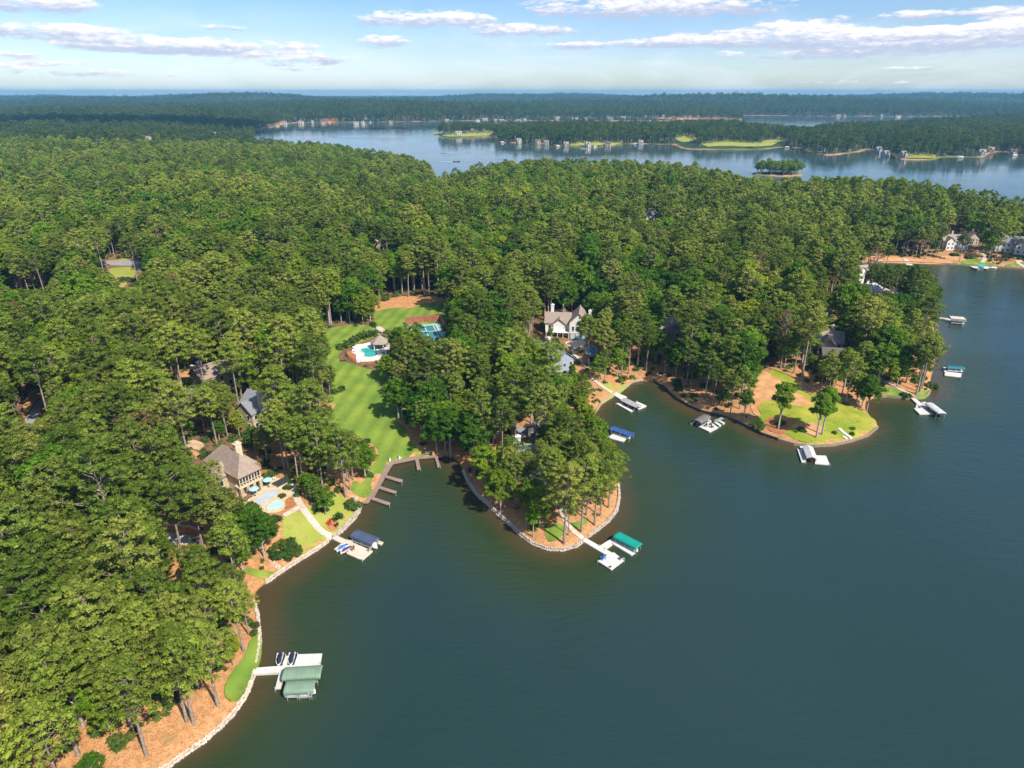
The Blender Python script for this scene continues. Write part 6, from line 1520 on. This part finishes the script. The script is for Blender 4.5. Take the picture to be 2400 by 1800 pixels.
tests = [(0, 0, 0), (0, .97, 1)]+[(a_, b_, 2) for a_ in (-.75, -.38, 0, .38, .75) for b_ in (.34, .43, .52, .66, .8)]+[(-.4, .92, 2), (.4, .92, 2)]+[(a_, b_, 3) for a_ in (-1.08, 1.08) for b_ in (.36, .5, .62, .74, .84)]+[(0, 1.03, 3), (-.7, .93, 3), (.7, .93, 3)]
def blocked(ii):
    """which of these trees would stand in front of something the photograph shows"""
    x, y, z0, ht, rc, cb = X[ii], Y[ii], Z[ii], HT[ii], RC[ii], CBH[ii]; bd = np.zeros(len(ii), bool)
    PX = [projv(x+sx*rc, y, z0+np.maximum(ht*tz, np.where(tz > .3, cb, 0)))[:2] for (sx, tz, _) in tests]
    for poly, hs_ in [(p_, 0) for p_ in OPEN]+[(p_, 1) for p_ in OPENH]:
        A = np.array(poly); u0, v0 = A.min(0); u1, v1 = A.max(0)
        strict = (u1-u0)*(v1-v0) < 9000 and not hs_
        for ti, (u, v) in enumerate(PX):
            if tests[ti][2] == 3 and not strict: continue
            if hs_ and not (tests[ti][2] == 2 and abs(tests[ti][0]) < .6): continue
            m = ~bd & (u > u0) & (u < u1) & (v > v0) & (v < v1)
            if m.any():
                idx = np.nonzero(m)[0]; bd[idx[inside(u[idx], v[idx], poly)]] = True
    return bd
bad = np.zeros(n, bool)
ii = np.nonzero(Y < 3600)[0]; bad[ii] = blocked(ii)
for f_ in (.75, .72, .7):
    ii = np.nonzero(bad & (Y < 1100))[0]
    if len(ii):
        SCL[ii] *= f_; HT[ii] *= f_; RC[ii] *= f_; CBH[ii] *= f_; bad[ii] = blocked(ii)
u, v, dep = projv(X, Y, Z+HT*.6)
bad |= (u < -420) | (u > 2820) | (v > 2350)
k = ~bad
X, Y, Z, VI, SCL, ROT, zs_ = X[k], Y[k], Z[k], VI[k], SCL[k], rg.uniform(0, 6.28, k.sum()), zs_[k]
for t in TR:
    X = np.append(X, t[0]); Y = np.append(Y, t[1]); Z = np.append(Z, t[2]); VI = np.append(VI, t[3]); SCL = np.append(SCL, t[4]); ROT = np.append(ROT, t[5]); zs_ = np.append(zs_, 1.0)
fixed = np.zeros(len(X), bool); fixed[-len(TR):] = True
# island in the lake: its own ring of trees
for i in range(95):
    a = rt.uniform(0, 6.28); r = 24*math.sqrt(rt.random()); x, y = _ic[0]+r*1.22*math.cos(a), _ic[1]+r*math.sin(a)
    vi = rt.choice(BR1+PI1[:1]); X = np.append(X, x); Y = np.append(Y, y); Z = np.append(Z, HZ(x, y)); VI = np.append(VI, vi); SCL = np.append(SCL, rt.uniform(.6, .9)); ROT = np.append(ROT, rt.uniform(0, 6)); zs_ = np.append(zs_, 1.0); fixed = np.append(fixed, False)
_bi = []
for s_ in range(3):
    rg2 = np.random.default_rng(900+s_); cen = []; rad = []
    for i in range(12):
        d_ = rg2.normal(size=3); d_[2] = abs(d_[2]); d_ /= np.linalg.norm(d_); cen.append(d_*np.array([1.1, 1.1, .9])*rg2.uniform(.4, .9)); rad.append(.55)
    V_, F_, T_ = tufts(cen, rad, .9, 16, .34, rg2, .6)
    ob = bpy.data.objects.new('tree_shape_%02d' % len(VARS), mesh_np('bush_shape', V_, F_, [M['shrub']], None, {'tone': T_})); lib.objects.link(ob)
    _bi.append(len(VARS)); VARS.append(dict(kind='bush', lod=3, H=2.0, Rc=1.5, cb=0, ob=ob, kw={}))
bx_ = rg.uniform(-330, 480, 60000); by_ = rg.uniform(60, 480, 60000); bd_ = land(bx_, by_); k = bd_ > 1.0; bx_, by_, bd_ = bx_[k], by_[k], bd_[k]
bz_ = height(bx_, by_, bd_); bu, bv, _ = projv(bx_, by_, bz_+.5); ok = (bu > -50) & (bu < 2450) & (bv < 1850)
wild = np.sin(bx_*.05+by_*.03)+np.sin(by_*.06-bx_*.02+1); ok &= (wild > -.2) | (rg.uniform(0, 1, len(bx_)) < .25)
for poly in OPEN: ok &= ~inside(bu, bv, poly)
for ex, ey, er in EXCL: ok &= (bx_-ex)**2+(by_-ey)**2 > (er+.5)**2
bx_, by_, bz_ = bx_[ok][:9000], by_[ok][:9000], bz_[ok][:9000]; nb_ = len(bx_)
X = np.append(X, bx_); Y = np.append(Y, by_); Z = np.append(Z, bz_); VI = np.append(VI, np.array(_bi)[rg.integers(0, 3, nb_)]); SCL = np.append(SCL, rg.uniform(.6, 1.5, nb_)); ROT = np.append(ROT, rg.uniform(0, 6, nb_)); zs_ = np.append(zs_, np.ones(nb_)); fixed = np.append(fixed, np.zeros(nb_, bool))
vH = np.array([v['H'] for v in VARS]); vR = np.array([v['Rc'] for v in VARS]); vCB = np.array([v['cb'] for v in VARS])
print('trees', len(X))

# ---------------------------------------------------------------- trees one by one (the nearest of each kind), the rest as woods
isp = np.array([VARS[i]['kind'] == 'pine' for i in VI]); lod0 = np.array([VARS[i]['lod'] == 0 for i in VI])
u, v, dep = projv(X, Y, Z+vH[VI]*SCL*.7)
vis = (u > 15) & (u < 2385) & (v > 0) & (v < 1790)
size = vR[VI]*SCL/dep
sel = np.zeros(len(X), bool)
for kd in (True, False):
    c = np.nonzero((isp == kd) & vis & lod0)[0]
    c = c[np.argsort(-(size[c]+fixed[c]*1.0))][:298]; sel[c] = True
idx = np.nonzero(sel)[0]
anchors = [(a[0], a[1], a[2]) for a in ANCH] + [(*at_z(u_, v_)[:2], nm) for u_, v_, nm in ((250, 1500, 'the straw bank'), (80, 1700, 'the lower left corner'), (300, 1100, 'the orange dirt gap'), (120, 1350, 'the upper drive slope'),
    (560, 1300, 'the round shore shrubs'), (400, 1240, 'the pale lower drive'), (450, 1130, 'the sandy drive bend'), (840, 980, 'the lower mown fairway'), (1060, 1080, 'the shaded cove end'), (130, 1000, 'the left lane bend'), (1250, 1180, 'the peninsula tip'), (1420, 1060, 'the peninsula east shore'), (1150, 1000, 'the paved peninsula drive'), (60, 1280, 'the left margin'))]
def tone_words(i):
    r = (math.sin(X[i]*12.9+Y[i]*78.2)*43758.5) % 1
    s = SCL[i]*vH[VI[i]]
    return ('tall' if s > (22.5 if isp[i] else 18.5) else 'short' if s < (18.5 if isp[i] else 12) else 'mid-height')
groups = {}
for i in idx:
    j = min(range(len(anchors)), key=lambda a: (anchors[a][0]-X[i])**2+(anchors[a][1]-Y[i])**2)
    dx, dy = X[i]-anchors[j][0], Y[i]-anchors[j][1]
    fb = 'beyond' if dy > 0 else 'in front of'; lr = 'right of' if dx > 0 else 'left of'
    q_ = abs(dy)/(abs(dx)+.01); sd_ = fb if q_ > 2.4 else lr if q_ < .42 else (fb if dy > 0 else 'in front') + ' and ' + lr
    kd = 'pine' if isp[i] else 'broadleaf tree'
    if 'dead' in VARS[VI[i]]['kw']: kd = 'dry brown pine' if isp[i] else 'bare dying tree'
    groups.setdefault((tone_words(i), kd, sd_, anchors[j][2]), []).append((math.hypot(dx, dy), i))
LBL = {}
for (tw, kd, sd_, an), lst in groups.items():
    lst.sort()
    if kd == 'pine': kk = {'tall': 'tall pine', 'short': 'short pine', 'mid-height': 'mid-height pine'}[tw]
    else: kk = {'tall': 'tall ', 'short': 'low ', 'mid-height': ''}[tw]+kd
    for r_, (dd, i) in enumerate(lst):
        LBL[i] = ('%s %s %s' % (kk, sd_, an)) if len(lst) == 1 else ('nearest %s %s %s' % (kk, sd_, an) if r_ == 0 else '%s nearest %s %s %s' % (ords[min(r_, 22)], kk, sd_, an))
for i in idx:
    vd = VARS[VI[i]]
    nm = 'pine_tree' if isp[i] else 'broadleaf_tree'
    o = thing(nm, LBL[i], 'pine tree' if isp[i] else 'tree', (X[i], Y[i], Z[i]-.15), ROT[i], 'tall pines of the near woods' if isp[i] else 'broadleaf trees of the near woods')
    o.scale = (SCL[i],)*3
    link('trunk', vd['trunk'], o); link('crown', vd['crown'], o)
rest = ~sel
m = np.nonzero(rest)[0]
fm = bpy.data.meshes.new('forest'); fm.vertices.add(len(m)); fm.vertices.foreach_set('co', np.stack([X[m], Y[m], Z[m]-.15], 1).astype(np.float32).ravel())
a = fm.attributes.new('shape', 'INT', 'POINT'); a.data.foreach_set('value', VI[m].astype(np.int32))
a = fm.attributes.new('turn', 'FLOAT_VECTOR', 'POINT'); a.data.foreach_set('vector', np.stack([np.zeros(len(m)), np.zeros(len(m)), ROT[m]], 1).astype(np.float32).ravel())
a = fm.attributes.new('size', 'FLOAT_VECTOR', 'POINT'); a.data.foreach_set('vector', np.stack([SCL[m], SCL[m], SCL[m]*zs_[m]], 1).astype(np.float32).ravel())
fo = link('forest', fm, kind='stuff'); fo['label'] = 'mixed pine and broadleaf woods running to the horizon'
ng = bpy.data.node_groups.new('woods', 'GeometryNodeTree')
ng.interface.new_socket('Geometry', in_out='INPUT', socket_type='NodeSocketGeometry'); ng.interface.new_socket('Geometry', in_out='OUTPUT', socket_type='NodeSocketGeometry')
gi = ng.nodes.new('NodeGroupInput'); go = ng.nodes.new('NodeGroupOutput')
iop = ng.nodes.new('GeometryNodeInstanceOnPoints'); ci = ng.nodes.new('GeometryNodeCollectionInfo')
ci.inputs['Collection'].default_value = lib; ci.inputs['Separate Children'].default_value = True; ci.inputs['Reset Children'].default_value = True
def nattr(nm, ty):
    q = ng.nodes.new('GeometryNodeInputNamedAttribute'); q.data_type = ty; q.inputs[0].default_value = nm
    return [s_ for s_ in q.outputs if s_.enabled and s_.name == 'Attribute'][0]
ng.links.new(gi.outputs[0], iop.inputs['Points']); ng.links.new(ci.outputs[0], iop.inputs['Instance'])
iop.inputs['Pick Instance'].default_value = True
ng.links.new(nattr('shape', 'INT'), iop.inputs['Instance Index']); e2r = ng.nodes.new('FunctionNodeEulerToRotation')
ng.links.new(nattr('turn', 'FLOAT_VECTOR'), e2r.inputs[0]); ng.links.new(e2r.outputs[0], iop.inputs['Rotation']); ng.links.new(nattr('size', 'FLOAT_VECTOR'), iop.inputs['Scale'])
ng.links.new(iop.outputs[0], go.inputs[0])
fo.modifiers.new('woods', 'NODES').node_group = ng

# ---------------------------------------------------------------- shrubs and hedges
def shrub(label, p, r, h, mt='shrub', group=None, name='shrub', seed=None, n=16):
    rg_ = np.random.default_rng(int(abs(p[0])*13+abs(p[1])*7) if seed is None else seed)
    cen = []; rad = []
    for i in range(n):
        d = rg_.normal(size=3); d[2] = abs(d[2]); d /= np.linalg.norm(d); q = d*rg_.uniform(.45, .85)*np.array([r, r, h]); cen.append(q+np.array([0, 0, .15])); rad.append(r*.42)
    V, F, T = tufts(cen, rad, .9, 26, .28+.05*r, rg_, .7)
    o = thing(name, label, 'shrub' if name == 'shrub' else 'hedge', p, 0, group)
    link('foliage', mesh_np('foliage', V, F, M[mt], None, {'tone': T}), o)
    MB().tube((0, 0, -.2), (0, 0, h*.5), .07).build('stem', M['bark2'], o)
    return o
for v_, a, b, r, h, lb, mt in [
    (vLB,590,1195,1.9,1.5,'round dark green shrub nearest the straw slope','shrub'),(vLB,740,1195,1.7,1.3,'round green shrub just above the sea wall rocks','shrub'),(vLB,650,1010,1.7,1.5,'round shrub at the inner side of the shore bed','shrub'),(vLB,690,1080,1.3,1.1,'small shrub in the middle of the shore bed','shrub'),
    (vLB,800,1080,2.2,1.3,'broad bright shrub spreading over the shore bed','hedge'),(vLB,850,1130,1.5,1.0,'low bright shrub at the lawn edge of the shore bed','hedge'),(vLB,760,980,1.5,1.1,'low shrub between the shore bed and the dry lawn','shrub'),(vLB,560,1040,1.0,.9,'small yellow-green shrub under the big shore tree','hedge'),(vLB,490,1110,1.1,.9,'small dark shrub beside the big shore tree','shrub'),
    (vLW,760,1525,2.6,1.4,'wide feathery shrub where the sea wall meets the boardwalk','shrub'),(vLW,165,515,.7,.6,'small clipped shrub, upper of two in the straw bed','hedge'),(vLW,190,565,.7,.6,'small clipped shrub, lower of two in the straw bed','hedge'),(vLW,375,1150,1.3,1.2,'dark plum shrub beside the pale garden rocks','shrub'),
    (vHS,1540,1000,1.2,1.1,'shrub in the round bed at the edge of the terrace','shrub'),(vHS,1440,1150,1.1,.7,'yellow shrub on the wall between the two pools','hedge'),(vHS,1130,880,1.1,.9,'yellow-green shrub at the corner of the screened porch','hedge'),(vHS,1190,760,1.6,1.5,'plum-coloured shrub beside the screened porch','shrub'),(vHS,1600,890,.9,.7,'green edging shrub outside the path bend','shrub'),(vHS,1300,730,1.2,1.0,'bright shrub by the slope beyond the porch','hedge'),
    (vPO,745,650,1.7,1.6,'grey-green round bush between the two club lawns','shrub'),(vPO,1000,800,1.6,1.4,'grey-green bush beside the sandy steps','shrub'),(vPO,930,890,1.2,1.0,'low shrub tucked behind the gazebo','shrub'),(vPO,150,1080,2.4,1.6,'large shrub at the left end of the club pool hedge','shrub'),
    (vPO,960,190,2.2,.9,'low yellow-green bush in the straw behind the upper lawn','hedge'),(vPT,1690,660,1.9,1.2,'dark shrub on the lawn beside the small right dock','shrub'),(vPT,1960,570,2.6,2.0,'big dark shrub leaning over the water at the right point','shrub'),(vPT,620,370,1.0,1.4,'small yellow-green bush below the tall trunks','hedge'),
    (vPT,620,1020,1.6,.8,'low bush in the rough grass left of the twin trunks','hedge'),(vPT,955,1045,.9,.6,'small dark bush right of the twin trunks','shrub'),(vPT,1140,1000,.9,.6,'dark bush, upper of two near the stone steps','shrub'),(vPT,1135,1055,.9,.6,'dark bush, lower of two near the stone steps','shrub'),(vPT,170,990,2.0,.9,'low bush mass over the left end of the tan bulkhead','hedge'),(vPT,400,950,1.6,1.0,'low bush at the foot of the single tall tree','shrub'),
    (vBL,1650,745,1.0,.9,'small shrub at the top of the lower sea wall','shrub'),(vBL,1645,795,.9,.8,'small bright shrub by the long lawn strip','hedge'),(vRB,1310,440,3.0,1.6,'shrub bank below the large white house','shrub'),(vRB,1500,470,3.2,1.3,'dark planted bank between the far lawn and house','shrub'),(vCP,500,170,2.0,2.2,'round shrub beside the pale drive','shrub'),
    (vDR,1085,685,.5,.4,'tiny shrub on the straw slope','shrub')]:
    q = v_.g(a, b); shrub(lb, q, r, h, mt)
q = vLB.g(1690, 860) if False else vHS.g(1680, 780); shrub('bright conical cypress in front of the tall pines', q, 1.3, 5.0, 'hedge', n=30)
# the clipped hedge behind the club pool
hp = vPO.gs([(240,1080),(330,1010),(430,950),(540,890),(640,860),(740,840),(800,850)]); base = hp[0]
rg_ = np.random.default_rng(9); cen = []; rad = []
for q in resample([(p[0], p[1]) for p in hp], .7, False):
    z = HZ(*q)
    for j in range(7): cen.append(np.array([q[0]-base[0]+rg_.normal()*1.0, q[1]-base[1]+rg_.normal()*1.0, z-base[2]+rg_.uniform(.4, 1.9)])); rad.append(.75)
V, F, T = tufts(cen, rad, .9, 16, .34, rg_, .75)
o = thing('hedge', 'long thick evergreen hedge curving behind the club pool', 'hedge', base); link('foliage', mesh_np('foliage', V, F, M['hedge'], None, {'tone': T}), o)

# ---------------------------------------------------------------- a cumulus overhead whose shade lies on the far left hills
cm = bpy.data.materials.new('cloud_white'); cm.use_nodes = True; cm.node_tree.nodes['Principled BSDF'].inputs['Base Color'].default_value = (.9, .9, .92, 1); cm.node_tree.nodes['Principled BSDF'].inputs['Roughness'].default_value = 1
rg_ = np.random.default_rng(77); cen = []; rad = []
for i in range(130):
    t_ = rg_.uniform(-1, 1); cen.append(np.array([t_*760, rg_.normal()*95+t_*60, rg_.uniform(0, 60)])); rad.append(rg_.uniform(60, 120)*(1-.55*abs(t_)))
V, F, T = tufts(cen, rad, .55, 0, 1, rg_, 1.0)
o = link('cumulus_cloud', mesh_np('cumulus_cloud', V, F, cm, smooth=True)); tag(o, 'long white cumulus drifting high over the far left hills', 'cloud')
o.location = (-900+.784*900, 1900-.588*900, 900)

# ---------------------------------------------------------------- the air
hz = bpy.data.materials.new('pale_haze'); hz.use_nodes = True
t = NT(hz.node_tree)
for nn in list(t.n): t.n.remove(nn)
out = t.new('ShaderNodeOutputMaterial'); pv = t.new('ShaderNodeVolumePrincipled')
pv.inputs['Color'].default_value = (.22, .55, .88, 1); pv.inputs['Density'].default_value = HAZE
pv.inputs['Anisotropy'].default_value = 0.0
t.l.new(pv.outputs[0], out.inputs['Volume'])
o = MB().box((0, 7650, 60), (31600, 15900, 130)).build('haze', hz); o['kind'] = 'stuff'
